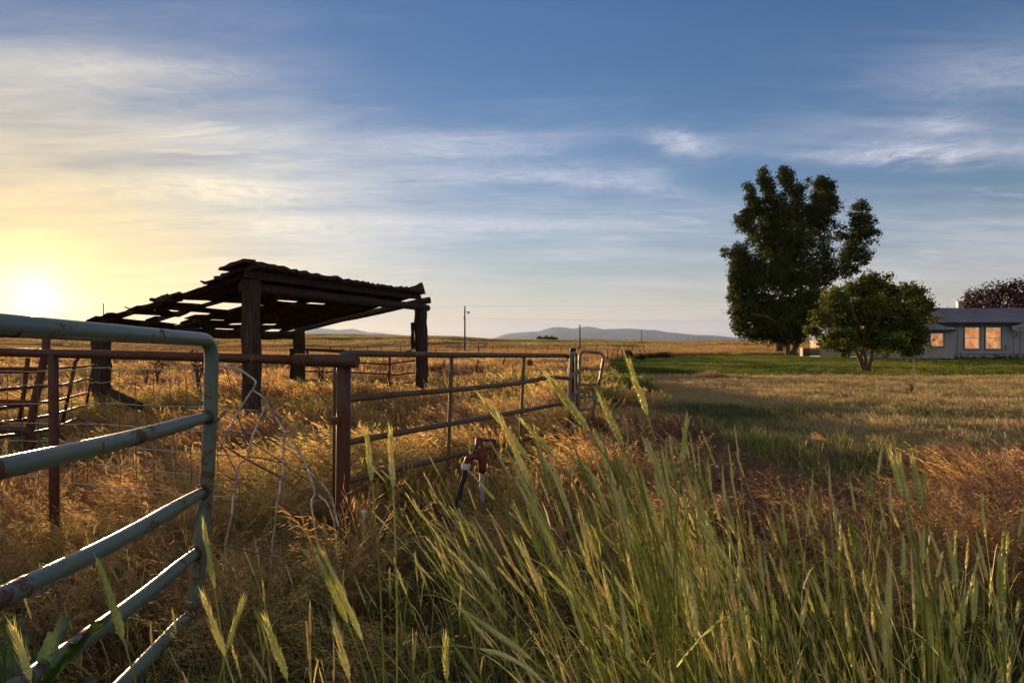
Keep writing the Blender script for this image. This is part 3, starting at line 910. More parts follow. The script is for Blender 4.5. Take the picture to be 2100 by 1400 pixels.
lower = [[(1240, 830), (1250, 900), (1275, 640), (1300, 560)][::-1], None, [(1530, 915), (1540, 850), (1556, 700), (1566, 560)][::-1]]
for i, w in enumerate(br):
    pts = [C8(x, y, 3.25 + .09 * i + rw.uniform(-.03, .03)) for x, y in w]
    last = pts[-1]
    if i in (1, 2, 3, 5): pts.append(last + Vector((-.05 if i < 3 else .04, .03, -.42)))
    mb = MB(); mb.tube(bend(pts, .02, 3), .0054, 7); mb.build('stay_wire', M_WIRE, wp)
dk = [[(100, 575), (240, 575), (340, 590), (460, 640)], [(120, 380), (280, 395), (420, 415), (540, 490), (640, 590)], [(250, 430), (390, 530), (500, 630), (700, 760), (880, 950)],
      [(180, 555), (350, 650), (520, 760), (660, 860), (800, 950), (960, 1090), (1010, 1230)], [(150, 675), (330, 785), (590, 920), (720, 1010), (860, 1075), (940, 1160)],
      [(160, 690), (330, 790), (585, 930), (715, 1020), (850, 1082)], [(180, 750), (400, 765), (600, 810), (780, 860)], [(140, 890), (250, 945), (400, 1020), (550, 1105), (690, 1170), (830, 1215)],
      [(50, 1155), (210, 1215), (400, 1310), (520, 1370), (640, 1392), (760, 1400)], [(340, 300), (440, 430), (560, 560), (700, 690), (790, 860)],
      [(410, 250), (520, 430), (585, 540), (620, 600)], [(600, 810), (720, 950), (880, 1100), (960, 1160)], [(110, 640), (200, 800), (260, 980), (250, 1200)],
      [(160, 90), (200, 240), (250, 430), (300, 640), (345, 800)], [(90, 745), (330, 760), (560, 800)], [(60, 945), (300, 930), (560, 960)], [(70, 1090), (300, 1100), (420, 1115)]]
for i, w in enumerate(dk):
    pts = [C8(x, y, 3.27 + .40 * x / 1000 + rw.uniform(-.05, .05)) for x, y in w]
    mb = MB(); mb.tube(curve(pts, 5), .0031 if i in (3, 4, 5) else .0024, 6); mb.build('line_wire', M_RUSTW, wp)
for w in ([(1200, 610), (1300, 615), (1430, 645), (1550, 670), (1720, 720), (1850, 800)], [(1080, 938), (1250, 938), (1560, 945), (1660, 970), (1740, 1035)],
          [(1210, 250), (1210, 300), (1150, 385), (1100, 560), (1075, 640), (1040, 860), (1060, 960), (1085, 1060), (1070, 1150), (1020, 1280)], [(1010, 1310), (1130, 1330), (1300, 1365), (1480, 1330), (1580, 1350)]):
    mb = MB(); mb.tube(curve([C5(x, y, 2.92) for x, y in w], 5), .0034, 6); mb.build('line_wire', M_RUSTW, wp)

# ------------------------------------------------------------------ left corral panels
cp = thing('corral_panel', 'brown pipe corral panel with bent end, leaning in front of the wooden shed post', 'corral panel', P(70, 960, 4.9))
CL = lambda x, y, d: P(x / 4.24, 630 + y / 4.24, d)
mb = MB(); mb.tube(bend([CL(-500, 810, 4.9), CL(270, 836, 5.0), CL(300, 838, 5.0)], .05), .026, 12); mb.build('rail', M_BROWNP, cp)
mb = MB(); mb.tube(bend([CL(-500, 1055, 4.8), CL(235, 1066, 4.9), CL(300, 1135, 4.95), CL(215, 1330, 4.95)], .08), .026, 12); mb.build('rail', M_BROWNP, cp)
mb = MB(); mb.tube([CL(405, 262, 5.0), CL(395, 400, 5.0), CL(300, 830, 5.0), CL(225, 1280, 5.0), CL(200, 1450, 5.0)], .029, 14); mb.build('upright', M_BROWNP, cp)
mb = MB(); mb.tube([CL(-500, 545, 4.9), CL(0, 548, 5.0), CL(360, 545, 5.1)], .026, 12); mb.build('rail', M_BROWNP, cp)
cq = thing('corral_panel', 'long thin railed corral panel running back to the leftmost wooden shed post', 'corral panel', P(140, 850, 7.5))
for pl_ in ([(-600, 560, 5.4), (0, 560, 6), (340, 541, 6.8), (510, 528, 7.6), (700, 518, 9.4), (840, 500, 10.8)], [(-600, 740, 5.4), (0, 715, 6), (320, 690, 6.8), (500, 685, 7.6), (640, 655, 9), (720, 628, 10), (805, 625, 10.8)],
            [(-600, 900, 5.4), (0, 880, 6), (360, 830, 6.8), (500, 810, 7.6), (600, 785, 9), (775, 738, 10.8)], [(-600, 1040, 5.4), (0, 1005, 6), (260, 970, 6.6), (440, 940, 7.3), (560, 905, 8.4), (740, 848, 10.8)],
            [(-300, 1150, 5.6), (0, 1125, 6), (300, 1085, 6.8), (440, 1058, 7.3), (580, 1005, 8.5), (720, 935, 10.8)]):
    mb = MB(); mb.tube([CL(*q) for q in pl_], .0185, 10); mb.build('rail', M_BROWNP, cq)
for a, b, dd in (((243, 440), (168, 1010), 6.5), ((655, 480), (540, 1010), 8.6), ((640, 500), (690, 420), 8.6), ((800, 545), (752, 840), 10.7)):
    mb = MB(); mb.tube([CL(*a, dd), CL((a[0] + b[0]) / 2 + 4, (a[1] + b[1]) / 2, dd), CL(*b, dd)], .022, 10); mb.build('upright', M_BROWNP, cq)

# ------------------------------------------------------------------ rails behind the shed
rf = thing('rail_fence', 'thin dark three rail pipe fence between the two back shed posts', 'fence', P(798, 800, 16.4))
CR = lambda x, y, d=16.4: P(660 + x / 8.75, 700 + y / 8.75, d)
for pl_ in ([(-500, 370), (640, 380), (1000, 402), (1170, 410), (1240, 400), (1400, 378), (1690, 342)], [(-500, 530), (0, 543), (520, 556), (1180, 586), (1330, 604), (1500, 575), (1690, 555)],
            [(-500, 690), (510, 715), (1190, 741), (1400, 762), (1690, 720)]):
    mb = MB(); mb.tube([CR(x, y, 16.4 + (.5 if x > 1300 else 0)) for x, y in pl_], .022, 8); mb.build('rail', M_RUST, rf)
mb = MB(); mb.tube([CR(1215, 250), CR(1205, 600), CR(1198, 960)], .034, 10); mb.build('post', M_RUST, rf)
mb = MB(); mb.tube([CR(1140, 410, 16.3), CR(1150, 470, 16.3), CR(1180, 560, 16.3), CR(1175, 640, 16.3)], .012, 6); mb.build('tie_wire', M_RUSTW, rf)
bf = thing('rail_fence', 'single dark log rail far behind the back left shed post', 'fence', P(660, 730, 34))
mb = MB(); mb.tube([P(612, 716, 34), P(660, 718, 34), P(709, 721, 34)], [.08, .09, .10], 10); mb.build('rail', M_BOARD, bf)
for px in (630, 703):
    mb = MB(); mb.tube([P(px, 716, 34), P(px + 1, 744, 34)], .08, 8); mb.build('post', M_BOARD, bf)

# fallen timbers by the shed
for (lab, a, b, w) in (('dark timber lying from the back shed post down to the left in the grass', P(530, 806, 15.4), P(606, 789, 16.2), .16),
                       ('plank slanting to the ground from the leftmost shed post', P(226, 803, 11.3), P(286, 833, 10.6), .12)):
    o = MB(); o.beam(a, b, w, .11, seg=8, jit=.012, rnd=rw)
    tag(o.build('fallen_timber', M_WOOD), lab, 'timber')
# ------------------------------------------------------------------ the ruined shed
rs = random.Random(17)
sh = thing('open_shed', 'derelict open timber shed with a broken sloping board roof on four posts', 'shed', P(515, 873, 9.4))
A, B, C_, D_ = P(515, 575, 9.4), P(863, 628, 16.0), P(613, 679, 16.3), P(208, 664, 11.4)      # post tops


def log_post(top, base, r, name='post', sq=False):
    mb = MB(); n = 14; pts = []; rr = []
    for i in range(n):
        t = i / (n - 1); pts.append(Vector(top).lerp(Vector(base), t) + Vector((rs.gauss(0, .008), rs.gauss(0, .008), 0))); rr.append(r * (1 + rs.uniform(-.04, .05)))
    mb.tube(pts, rr, 12 if not sq else 8, sm=False); return mb.build(name, M_WOOD, sh)


zg = lambda v, dz=.15: Vector((v.x, v.y, float(ground_z(v.x, v.y)) - dz))
log_post(A + Vector((0, 0, .02)), zg(A) , .135)
log_post(B, zg(B) + Vector((.03, 0, 0)), .165)
log_post(C_ + Vector((0, 0, .02)), zg(C_), .155)
log_post(D_ + Vector((0, 0, .02)), zg(D_), .155)
# split side plank nailed to the back right post, collar on the back left one
mb = MB(); mb.beam(B + Vector((-.2, -.05, -.42)), B + Vector((-.2, -.05, -1.1)), .07, .12, up=(0, 1, 0), seg=5, jit=.008, rnd=rs); mb.build('side_plank', M_BOARD, sh)
mb = MB(); mb.beam(A + Vector((.03, -.16, -.5)), A + Vector((.05, -.16, -1.55)), .13, .05, up=(0, 1, 0), seg=6, jit=.006, rnd=rs); mb.build('side_plank', M_WOOD, sh)
mb = MB(); mb.beam(C_ + Vector((-.15, -.05, -.45)), C_ + Vector((-.15, -.05, -1.25)), .09, .12, up=(0, 1, 0), seg=5, jit=.01, rnd=rs); mb.build('side_plank', M_BOARD, sh)
# roof frame: u runs from the low left side to the high right side, v from front to back
# the four roof corners, set out a little past the posts
fr_hi = P(509, 556, 9.15); fr_lo = P(190, 660, 11.2); bk_hi = P(862, 606, 15.6); bk_lo = P(597, 676, 15.9)


def RF(u, v, h=0.):
    p = (fr_lo * (1 - u) + fr_hi * u) * (1 - v) + (bk_lo * (1 - u) + bk_hi * u) * v
    sag = -.07 * math.sin(math.pi * v) * (1 - .4 * u) - .05 * math.sin(math.pi * u)
    return p + Vector((0, 0, h + sag))


def log_(a, b, r, name, bow=0.):
    mb = MB(); n = 12
    pts = [Vector(a).lerp(Vector(b), i / (n - 1)) + Vector((rs.gauss(0, .006), rs.gauss(0, .006), rs.gauss(0, .006) + bow * math.sin(math.pi * i / (n - 1)))) for i in range(n)]
    mb.tube(pts, [r * (1 + rs.uniform(-.05, .05)) for _ in pts], 10); return mb.build(name, M_WOOD, sh)


log_(P(498, 588, 9.3), P(876, 631, 16.2), .09, 'beam')                     # high side log
log_(P(200, 672, 11.3), P(606, 688, 16.4), .11, 'beam', -.03)              # low side log
log_(P(607, 676, 16.35), P(882, 614, 16.0), .085, 'beam')                  # rear pole sticking out past the corner
# rafters from the low to the high side
for v in (.015, .16, .31, .46, .62, .78, .94):
    mb = MB(); mb.beam(RF(-.02, v, -.025), RF(1.0, v, -.025), .085, .065, seg=8, jit=.008, rnd=rs); mb.build('rafter', M_BOARD, sh)
# boards laid front to back across the rafters; the ragged ends stick out over the front edge
nb = 17
for i in range(nb):
    u0 = (i + .5) / nb * 1.03
    w = .262
    e0 = rs.uniform(-.006, .012); e1 = 1.0 + rs.uniform(-.03, .02)
    if i in (2, 5, 9, 13, 15): e0 -= rs.uniform(.012, .03)
    segs = [(e0, e1)]
    if i == 0: segs = [(-.02, .30), (.335, 1.0)]
    if i == 1: segs = [(.0, .035), (.44, .475), (.965, e1)]
    if i == 2: segs = [(e0, .02), (.14, .19), (.29, .50), (.60, .66), (.76, e1)]
    if i == 3: segs = [(e0, .02), (.42, e1)]
    if i == 4: segs = [(e0, .20), (.235, e1)]
    if i == 5: segs = [(e0, .05), (.27, .60), (.63, e1)]
    if i == 6: segs = [(e0, .40), (.43, e1)]
    if i == 7: segs = [(e0, .17), (.30, e1)]
    if i == 8: segs = [(e0, .04), (.29, e1)]
    if i == 10: segs = [(e0, .42), (.50, e1)]
    if i == 12: segs = [(e0, .28), (.33, .78), (.84, e1)]
    for a, b in segs:
        mb = MB(); k = max(3, int((b - a) * 14)); tilt = rs.uniform(-.012, .012)
        prev = RF(u0, a, .03)
        mb.beam(RF(u0 - tilt, a, .025 + rs.uniform(-.01, .012)), RF(u0 + tilt, b, .025 + rs.uniform(-.01, .012)), w * rs.uniform(.93, 1.06), .022, up=(-.25, .1, 1), seg=k, jit=.009, rnd=rs)
        mb.build('roof_board', M_BOARD, sh)
# a torn felt-and-shingle covering left on the upper half, thick along the ridge edge
mb = MB(); nu, nv = 12, 60
grid = []
for j in range(nv + 1):
    v = -.012 + 1.0 * j / nv; row = []
    lo = .82 + .05 * math.sin(v * 9) + rs.uniform(-.03, .03)
    for i in range(nu + 1):
        u = lo + (1.035 - lo) * i / nu
        row.append(mb.vert(RF(u, v, .075 + .018 * rs.random() + (.05 * rs.random() if i >= nu - 1 else 0)) + Vector((rs.gauss(0, .008), rs.gauss(0, .01), 0))))
    grid.append(row)
for j in range(nv):
    for i in range(nu):
        if i < 2 and rs.random() < .25: continue
        mb.face((grid[j][i], grid[j][i + 1], grid[j + 1][i + 1], grid[j + 1][i]))
cov = mb.build('roof_covering', M_BOARD, sh)
mb = MB(); mb.beam(RF(1.0, -.01, -.05), RF(1.0, 1.0, -.05), .045, .11, seg=18, jit=.012, rnd=rs); mb.build('edge_board', M_BOARD, sh)
mb = MB(); mb.beam(RF(.90, -.015, .12), RF(1.03, -.015, .10), .22, .05, seg=4, jit=.012, rnd=rs); mb.build('loose_shingle', M_BOARD, sh)
so = cov.modifiers.new('thickness', 'SOLIDIFY'); so.thickness = .06; so.offset = -1
# ragged blocks: loose shingles and splinters on the front edge, rolled felt, lifted tin sheet
for px, py, d, sx, sz in ((338, 612, 10.35, .10, .07), (322, 617, 10.45, .12, .05), (360, 606, 10.2, .14, .04), (300, 630, 10.7, .13, .05), (430, 582, 9.75, .12, .03), (524, 550, 9.15, .16, .05)):
    mb = MB(); M = Matrix.Rotation(rs.uniform(-.5, .5), 3, 'Y') @ Matrix.Rotation(rs.uniform(-.6, .6), 3, 'Z')
    mb.box(P(px, py, d), (sx * 1.3, .22, sz), M); mb.box(P(px + 4, py - 2, d + .1), (sx * .8, .16, sz * .8), M @ Matrix.Rotation(.4, 3, 'X')); mb.build('loose_shingle', M_BOARD, sh)
mb = MB(); mb.beam(P(255, 630, 10.9), P(292, 638, 11.0), .09, .02, seg=3, jit=.006, rnd=rs); mb.build('loose_shingle', M_BOARD, sh)
mb = MB(); mb.beam(P(318, 628, 10.9), P(345, 643, 11.2), .2, .02, up=(0, .4, 1), seg=3, jit=.012, rnd=rs); mb.build('loose_shingle', M_BOARD, sh)
mb = MB(); p0, p1, p2, p3 = P(822, 597, 15.8), P(866, 579, 15.6), P(873, 604, 15.9), P(838, 606, 16.1)
rows = []
for i in range(9):
    t = i / 8; a = p0.lerp(p1, t); b = p3.lerp(p2, t)
    rows.append([mb.vert(a.lerp(b, s) + Vector((0, -.03 * math.cos(t * 14), .03 * math.sin(s * 3) + .008 * math.cos(t * 14)))) for s in (0, .33, .66, 1)])
for r0, r1 in zip(rows, rows[1:]):
    for j in range(3): mb.face((r0[j], r0[j + 1], r1[j + 1], r1[j]))
tin = mb.build('lifted_sheet', M_TIN, sh); so = tin.modifiers.new('thickness', 'SOLIDIFY'); so.thickness = .006
mb = MB(); mb.tube([P(212, 622, 11.3), P(212.5, 655, 11.3)], .008, 6); mb.build('spike', M_RUST, sh)

# ------------------------------------------------------------------ leaning steel fence posts and the wires they carry
def tpost(name, top, bot, label, group=None, mat=None, r=.02):
    t = thing(name, label, 'fence post', bot, group)
    mb = MB(); ax = (Vector(bot) - Vector(top)); b = Vector(bot) + ax * .25
    mb.beam(top, b, r * 1.9, r * .5, up=(0, 1, 0), seg=4, jit=.002); mb.beam(Vector(top) + Vector((0, -r * .6, 0)), b + Vector((0, -r * .6, 0)), r * .5, r * 1.0, up=(0, 1, 0))
    mb.build('post_body', mat or M_RUST, t)
    if (Vector(top) - Vector(bot)).length > .5:
        mb = MB(); m_ = Vector(top).lerp(Vector(bot), .18); mb.box(m_ + Vector((0, -r * 1.1, 0)), (r * 2.6, r, r * 1.4)); mb.build('wire_clip', M_WIRE, t)
    return t


M_DARKR = noise_mat('dark_rusted_post', [(.02, .012, .009), (.05, .026, .016), (.08, .04, .022)], 14., 5, .8)
LP = [(911.6, 739, 905, 762, 'dark steel post leaning left, first one right of the back right shed post'), (980.6, 739, 973.5, 773, 'strongly leaning steel post seen just right of the olive gate middle strap'),
      (1035, 729.5, 1031, 760, 'steel post under the olive gate rail, midway between its two straps'), (1056, 757, 1057, 779, 'short upright stake low in the golden grass left of the second strap'),
      (1086, 736, 1079, 764, 'leaning steel post with a tag plate just right of the second strap'), (1120.6, 736, 1117, 757, 'thin leaning steel post left of the olive gate right end'),
      (1147, 731, 1146, 750, 'thin upright steel post right at the olive gate end'), (1205, 733, 1205, 752, 'thin steel post seen through the walk gate'),
      (1259.5, 715.6, 1254, 738, 'leaning steel post at the lawn corner right of the walk gate'), (1303, 720, 1299, 735, 'leaning steel post among the scrub at the lawn edge')]
lp_tops = []
for xa, ya, xb, yb, lab in LP:
    d = max(14., (CH - .22) * F / (yb - 700)); d = min(d, 60)
    tpost('steel_post', P(xa, ya, d), P(xb, yb, d), lab, mat=M_DARKR, r=.034)
    lp_tops.append((P(xa, ya, d), P(xb, yb, d)))
bx = MB(); q = P(1087, 744, 27); bx.box(q, (.24, .03, .24)); tag(bx.build('tag_plate', M_RUST), 'small dark plate hung on the leaning post right of the second strap', 'plate')
# far fence rows
rng = random.Random(3); ct = 0; tops = []
px = 640.
while px < 1330:
    d = 66 + 10 * (px - 640) / 700
    y0 = 700 + (CH - 1.15 - float(ground_z((px - 1050) / F * d, d))) * F / d
    hpx = rng.uniform(.9, 1.15); base = P(px, 700 + (CH - float(ground_z((px - 1050) / F * d, d))) * F / d, d)
    top = base + Vector((rng.uniform(-.05, .05), 0, hpx))
    t = thing('fence_post', 'small thin post in the far fence row crossing the plain', 'fence post', base, 'posts of the far fence row')
    mb = MB(); mb.tube([base - Vector((0, 0, .2)), top], .04 if rng.random() > .2 else .07, 6); mb.build('post_body', M_BOARD, t)
    tops.append(top); px += rng.uniform(24, 46)
ww = thing('fence_wire', 'fine wires strung along the far fence row', 'wire', tops[0])
mb = MB()
for hh in (.08, .4, .7):
    mb.tube([q - Vector((0, 0, hh)) for q in tops], .008, 4)
mb.build('wire_strand', M_RUSTW, ww)
ww = thing('fence_wire', 'slack wires between the leaning steel posts behind the olive gate', 'wire', lp_tops[0][0])
mb = MB(); order = sorted([q for i, q in enumerate(lp_tops) if i != 3], key=lambda q: q[0].x / q[0].y)
for s in (.15, .5):
    mb.tube([a.lerp(b, s) for a, b in order], .004, 4)
mb.build('wire_strand', M_RUSTW, ww)
# scrubby fence at the lawn corner
for i, (xa, ya, yb, dd) in enumerate(((1246, 717, 737, 44), (1266, 716, 737, 46), (1275, 715, 735, 48), (1283, 719, 735, 50), (1312, 717, 734, 54), (1322, 718, 733, 56), (1333, 719, 733, 58))):
    base = P(xa, yb, dd); top = P(xa + (i % 3 - 1) * 1.2, ya, dd)
    t = thing('fence_post', 'thin crooked post in the fence along the lawn corner scrub', 'fence post', base, 'posts along the lawn corner scrub')
    mb = MB(); mb.tube([base - Vector((0, 0, .15)), base.lerp(top, .5) + Vector((.03, 0, 0)), top], .035, 6); mb.build('post_body', M_WOOD, t)

# utility poles, lamp, sign, wires
M_POLE = noise_mat('utility_pole_wood', [(.04, .03, .024), (.08, .06, .05)], 3., 6, .9, 0, (6, 6, .4))
def pole(px, yt, yb, d, lab, r=.14, bar=False):
    base = P(px, yb, d); top = P(px, yt, d)
    t = thing('utility_pole', lab, 'pole', base)
    mb = MB(); mb.tube([base - Vector((0, 0, .5)), top], [r, r * .7], 8); mb.build('shaft', M_POLE, t)
    if bar:
        mb = MB(); mb.beam(top + Vector((-.9, 0, -.3)), top + Vector((.9, 0, -.3)), .1, .1); mb.build('crossarm', M_POLE, t)
    return t, top


t, top1 = pole(953.3, 627.5, 722, 88, 'tall wooden pole with a small yard lamp right of the shed', .13)
mb = MB(); mb.tube([P(953.3, 640, 88), P(956, 639.5, 88), P(959, 639.5, 88)], .035, 6); arm = mb.build('lamp_arm', M_TIN, t)
mb = MB(); q = P(960, 640, 88); mb.tube([q + Vector((0, 0, .12)), q + Vector((.02, 0, -.02)), q + Vector((.05, 0, -.22))], [.06, .2, .12], 10); mb.build('lamp_head', M_TIN, t)
mb = MB(); mb.tube([P(952.2, 650, 87.9), P(952.2, 655, 87.9)], .1, 6); mb.build('insulator', M_TIN, t)
t, top2 = pole(1189.3, 665.5, 716, 105, 'dark pole rising just behind the walk gate', .13)
t, top3 = pole(1315.5, 677, 706.5, 240, 'lone pole beyond the dirt mound, in front of the mountains', .17)
for px, yt, yb, dd, lab in ((1365, 692, 706, 420, 'small pole right of the lone pole'), (1394, 695, 703, 640, 'tiny pole left of the pair near the plain skyline'), (1411, 693, 703, 560, 'small pole of the pair near the plain skyline, left one'), (1422, 690.5, 703, 520, 'small taller pole of the pair near the plain skyline'), (1432.5, 692, 702, 600, 'tiny rightmost pole near the plain skyline'), (942.8, 700, 719, 80, 'slim pole just left of the tall lamp pole'), (1113, 711, 722, 76, 'thin stake in the far fence below the distant tree group')):
    pole(px, yt, yb, dd, lab, .12 if dd > 200 else .05)
M_WHITE = noise_mat('white_enamel', [(.6, .58, .52), (.78, .76, .7)], 3., 4, .5)
sg = thing('roadside_sign', 'small pale oval plate on a stake beside the tall lamp pole', 'sign', P(958.5, 722, 86))
mb = MB(); c0 = P(959, 712, 86); ring = [c0 + Vector((.20 * math.cos(a), 0, .34 * math.sin(a))) for a in [2 * math.pi * k / 24 for k in range(24)]]
f0 = [mb.vert(p) for p in ring]; f1 = [mb.vert(p + Vector((0, .03, 0))) for p in ring]; mb.face(tuple(f0)); mb.face(tuple(reversed(f1)))
for k in range(24): mb.face((f0[k], f1[k], f1[(k + 1) % 24], f0[(k + 1) % 24]))
mb.build('plate', M_WHITE, sg)
mb = MB(); mb.beam(c0 + Vector((.03, -.012, -.12)), c0 + Vector((.03, -.012, .12)), .06, .01, up=(0, -1, 0)); mb.build('mark', M_BLACK, sg)
mb = MB(); mb.tube([P(958.5, 724, 86.1), P(959, 706, 86.1)], .03, 6); mb.build('stake', M_POLE, sg)
for (a, b, lab) in ((top1, P(1950, 621, 118), 'upper power line from the tall lamp pole towards the house'), (P(700, 630, 84), top1, 'power line coming from behind the shed to the tall lamp pole'), (P(952.3, 652, 88), P(1560, 656, 112), 'lower power line from the lamp pole to the trees')):
    mb = MB(); mb.tube([a.lerp(b, i / 14) - Vector((0, 0, .25 * math.sin(math.pi * i / 14))) for i in range(15)], .0075, 4); tag(mb.build('power_line', M_BLACK), lab, 'cable')
# small pale roofed chute in the field
ch = thing('feed_bunker', 'low pale roofed box in the field just left of the back right shed post', 'shelter', P(838, 726, 62))
M_PALE = noise_mat('pale_boards', [(.42, .38, .30), (.6, .55, .45)], 4., 4, .8)
mb = MB(); a, b, c = P(822, 721, 62), P(843.5, 715.3, 62), P(848, 721.5, 62)
for o_, m_ in ((0, 0),):
    v0 = [mb.vert(p) for p in (a, b, b + Vector((.4, 2.2, 0)), a + Vector((.4, 2.2, 0)))]; mb.face(tuple(v0))
    v1 = [mb.vert(p) for p in (b, c, c + Vector((.4, 2.2, 0)), b + Vector((.4, 2.2, 0)))]; mb.face(tuple(v1))
ro = mb.build('roof', M_PALE, ch); so = ro.modifiers.new('thickness', 'SOLIDIFY'); so.thickness = .07
mb = MB(); e = Vector((.05, .08, 0)); dn = Vector((0, 0, -.75)); a2, b2, c2 = a + e, b + e - Vector((0, 0, .09)), c + Vector((-.05, .08, 0))
va = [mb.vert(p) for p in (a2 + Vector((0, 0, -.5)), c2 + Vector((0, 0, -.5)), c2, b2, a2)]; mb.face(tuple(va))
vb = [mb.vert(p + Vector((.4, 2.0, 0))) for p in (a2 + Vector((0, 0, -.5)), c2 + Vector((0, 0, -.5)), c2, b2, a2)]; mb.face(tuple(reversed(vb)))
mb.face((va[0], vb[0], vb[1], va[1])); mb.face((va[1], vb[1], vb[2], va[2])); mb.face((va[0], va[4], vb[4], vb[0])); mb.build('wall', M_BOARD, ch)
# ------------------------------------------------------------------ trees
def leaf_mat(name, stops, trans=.35, gloss=.012):
    m, T, o = newmat(name)
    k = attr(T, 'k')
    c = ramp(T, k, stops)
    leafy(T, o, c, trans, gloss)
    return m


M_LEAF_A = leaf_mat('poplar_leaves', [(0, (.024, .035, .009)), (.5, (.052, .068, .014)), (1, (.115, .122, .024))], .28)
M_LEAF_B = leaf_mat('maple_leaves', [(0, (.050, .068, .009)), (.5, (.105, .130, .018)), (1, (.20, .21, .034))], .35)
M_LEAF_C = leaf_mat('plum_leaves', [(0, (.018, .008, .010)), (.5, (.040, .014, .018)), (1, (.075, .026, .026))], .25)
M_LEAF_D = leaf_mat('scrub_leaves', [(0, (.020, .024, .010)), (.5, (.045, .042, .016)), (1, (.085, .065, .025))], .3)
M_BARK = noise_mat('pale_grey_bark', [(.05, .04, .03), (.12, .10, .08), (.2, .17, .14)], 3., 7, .9, 0, (2, 2, .6), .8, .03, .1)
M_BARK2 = noise_mat('brown_bark', [(.05, .035, .025), (.11, .08, .055), (.16, .12, .085)], 6., 7, .9, 0, (2, 2, .6), .8, .02, .1)


def crown_mesh(name, lobes, clumps, per, cr, ls, mat, seed, shell=2.6, gap=.38, gs=1.1, fl=(.9, .55)):
    """leaves gathered in twig clumps spread through the lobes' volume; lobes = (centre, (rx, ry, rz), weight)"""
    g = np.random.default_rng(seed)
    w = np.array([l[1][0] * l[1][2] * (l[2] if len(l) > 2 else 1) for l in lobes]); w /= w.sum()
    which = g.choice(len(lobes), clumps * 2, p=w)
    c = np.array([list(l[0]) for l in lobes])[which]; r = np.array([l[1] for l in lobes])[which]
    v = g.normal(size=(len(which), 3)); v /= np.linalg.norm(v, axis=1, keepdims=True)
    q = c + v * r * (g.uniform(0, 1, (len(which), 1)) ** (1 / shell)) * g.uniform(.82, 1.08, (len(which), 1))
    keep = fbm(q[:, 0] * gs + q[:, 1] * .7, q[:, 2] * gs + q[:, 1] * .4, seed) > gap
    q = q[keep][:clumps]
    n = len(q)
    size = g.uniform(.55, 1.25, n) * cr
    ctr = np.repeat(q, per, 0); sz = np.repeat(size, per)[:, None]
    off = g.normal(size=(n * per, 3)) * np.array([1, 1, .8]) * sz * .55
    p = ctr + off
    shade = np.repeat(g.uniform(0, 1, n), per) * .6 + g.uniform(0, .4, n * per)
    # leaf quads
    a = g.normal(size=(len(p), 3)); a[:, 2] -= .5; a /= np.linalg.norm(a, axis=1, keepdims=True)
    b = np.cross(a, g.normal(size=(len(p), 3))); b /= np.linalg.norm(b, axis=1, keepdims=True)
    L = (ls * g.uniform(.6, 1.3, len(p)))[:, None]
    v0 = p; v1 = p + a * L * .5 + b * L * .36; v2 = p + a * L * fl[0]; v3 = p + a * L * .5 - b * L * .36
    V = np.stack([v0, v1, v2, v3], 1).reshape(-1, 3)
    Q = np.arange(len(V)).reshape(-1, 4)
    return np_mesh(name, V, Q, mat, {'k': np.repeat(shade, 4), 'h': np.zeros(len(V))}), q


def limbs(parent, base, forks, mat, r0, seed, twigs=None, name='limb'):
    """forks: list of polylines (world points) starting near the base; each limb a tapered tube with side branches"""
    r = random.Random(seed)
    for i, (pts, ra, rb) in enumerate(forks):
        c = curve([Vector(p) + Vector((r.gauss(0, .03), r.gauss(0, .05), 0)) for p in pts], 6); m = len(c)
        mb = MB(); mb.tube(c, [ra + (rb - ra) * (j / (m - 1)) ** .8 for j in range(m)], 9)
        for j in range(int(m * .35), m - 1, 2):
            if twigs is None: break
            p = c[j]; L = r.uniform(.5, 1.) * twigs
            dd = Vector((r.gauss(0, 1), r.gauss(0, 1), r.uniform(.2, 1.1))).normalized()
            rr_ = (ra + (rb - ra) * j / m) * .45
            mb.tube([p, p + dd * L * .5, p + dd * L + Vector((0, 0, L * .25))], [rr_, rr_ * .6, rr_ * .2], 5)
        mb.build(name, mat, parent)


def lobe_set(S, ox, oy, d, rows, seed, zf=.9):
    r = random.Random(seed); out = []
    for row in rows:
        x, y, rx, ry = row[:4]; w = row[4] if len(row) > 4 else 1
        m = d / F / S
        out.append((P(ox + x / S, oy + y / S, d + r.uniform(-1, 1) * rx * m * .8), (rx * m, rx * m * zf, ry * m), w))
    return out


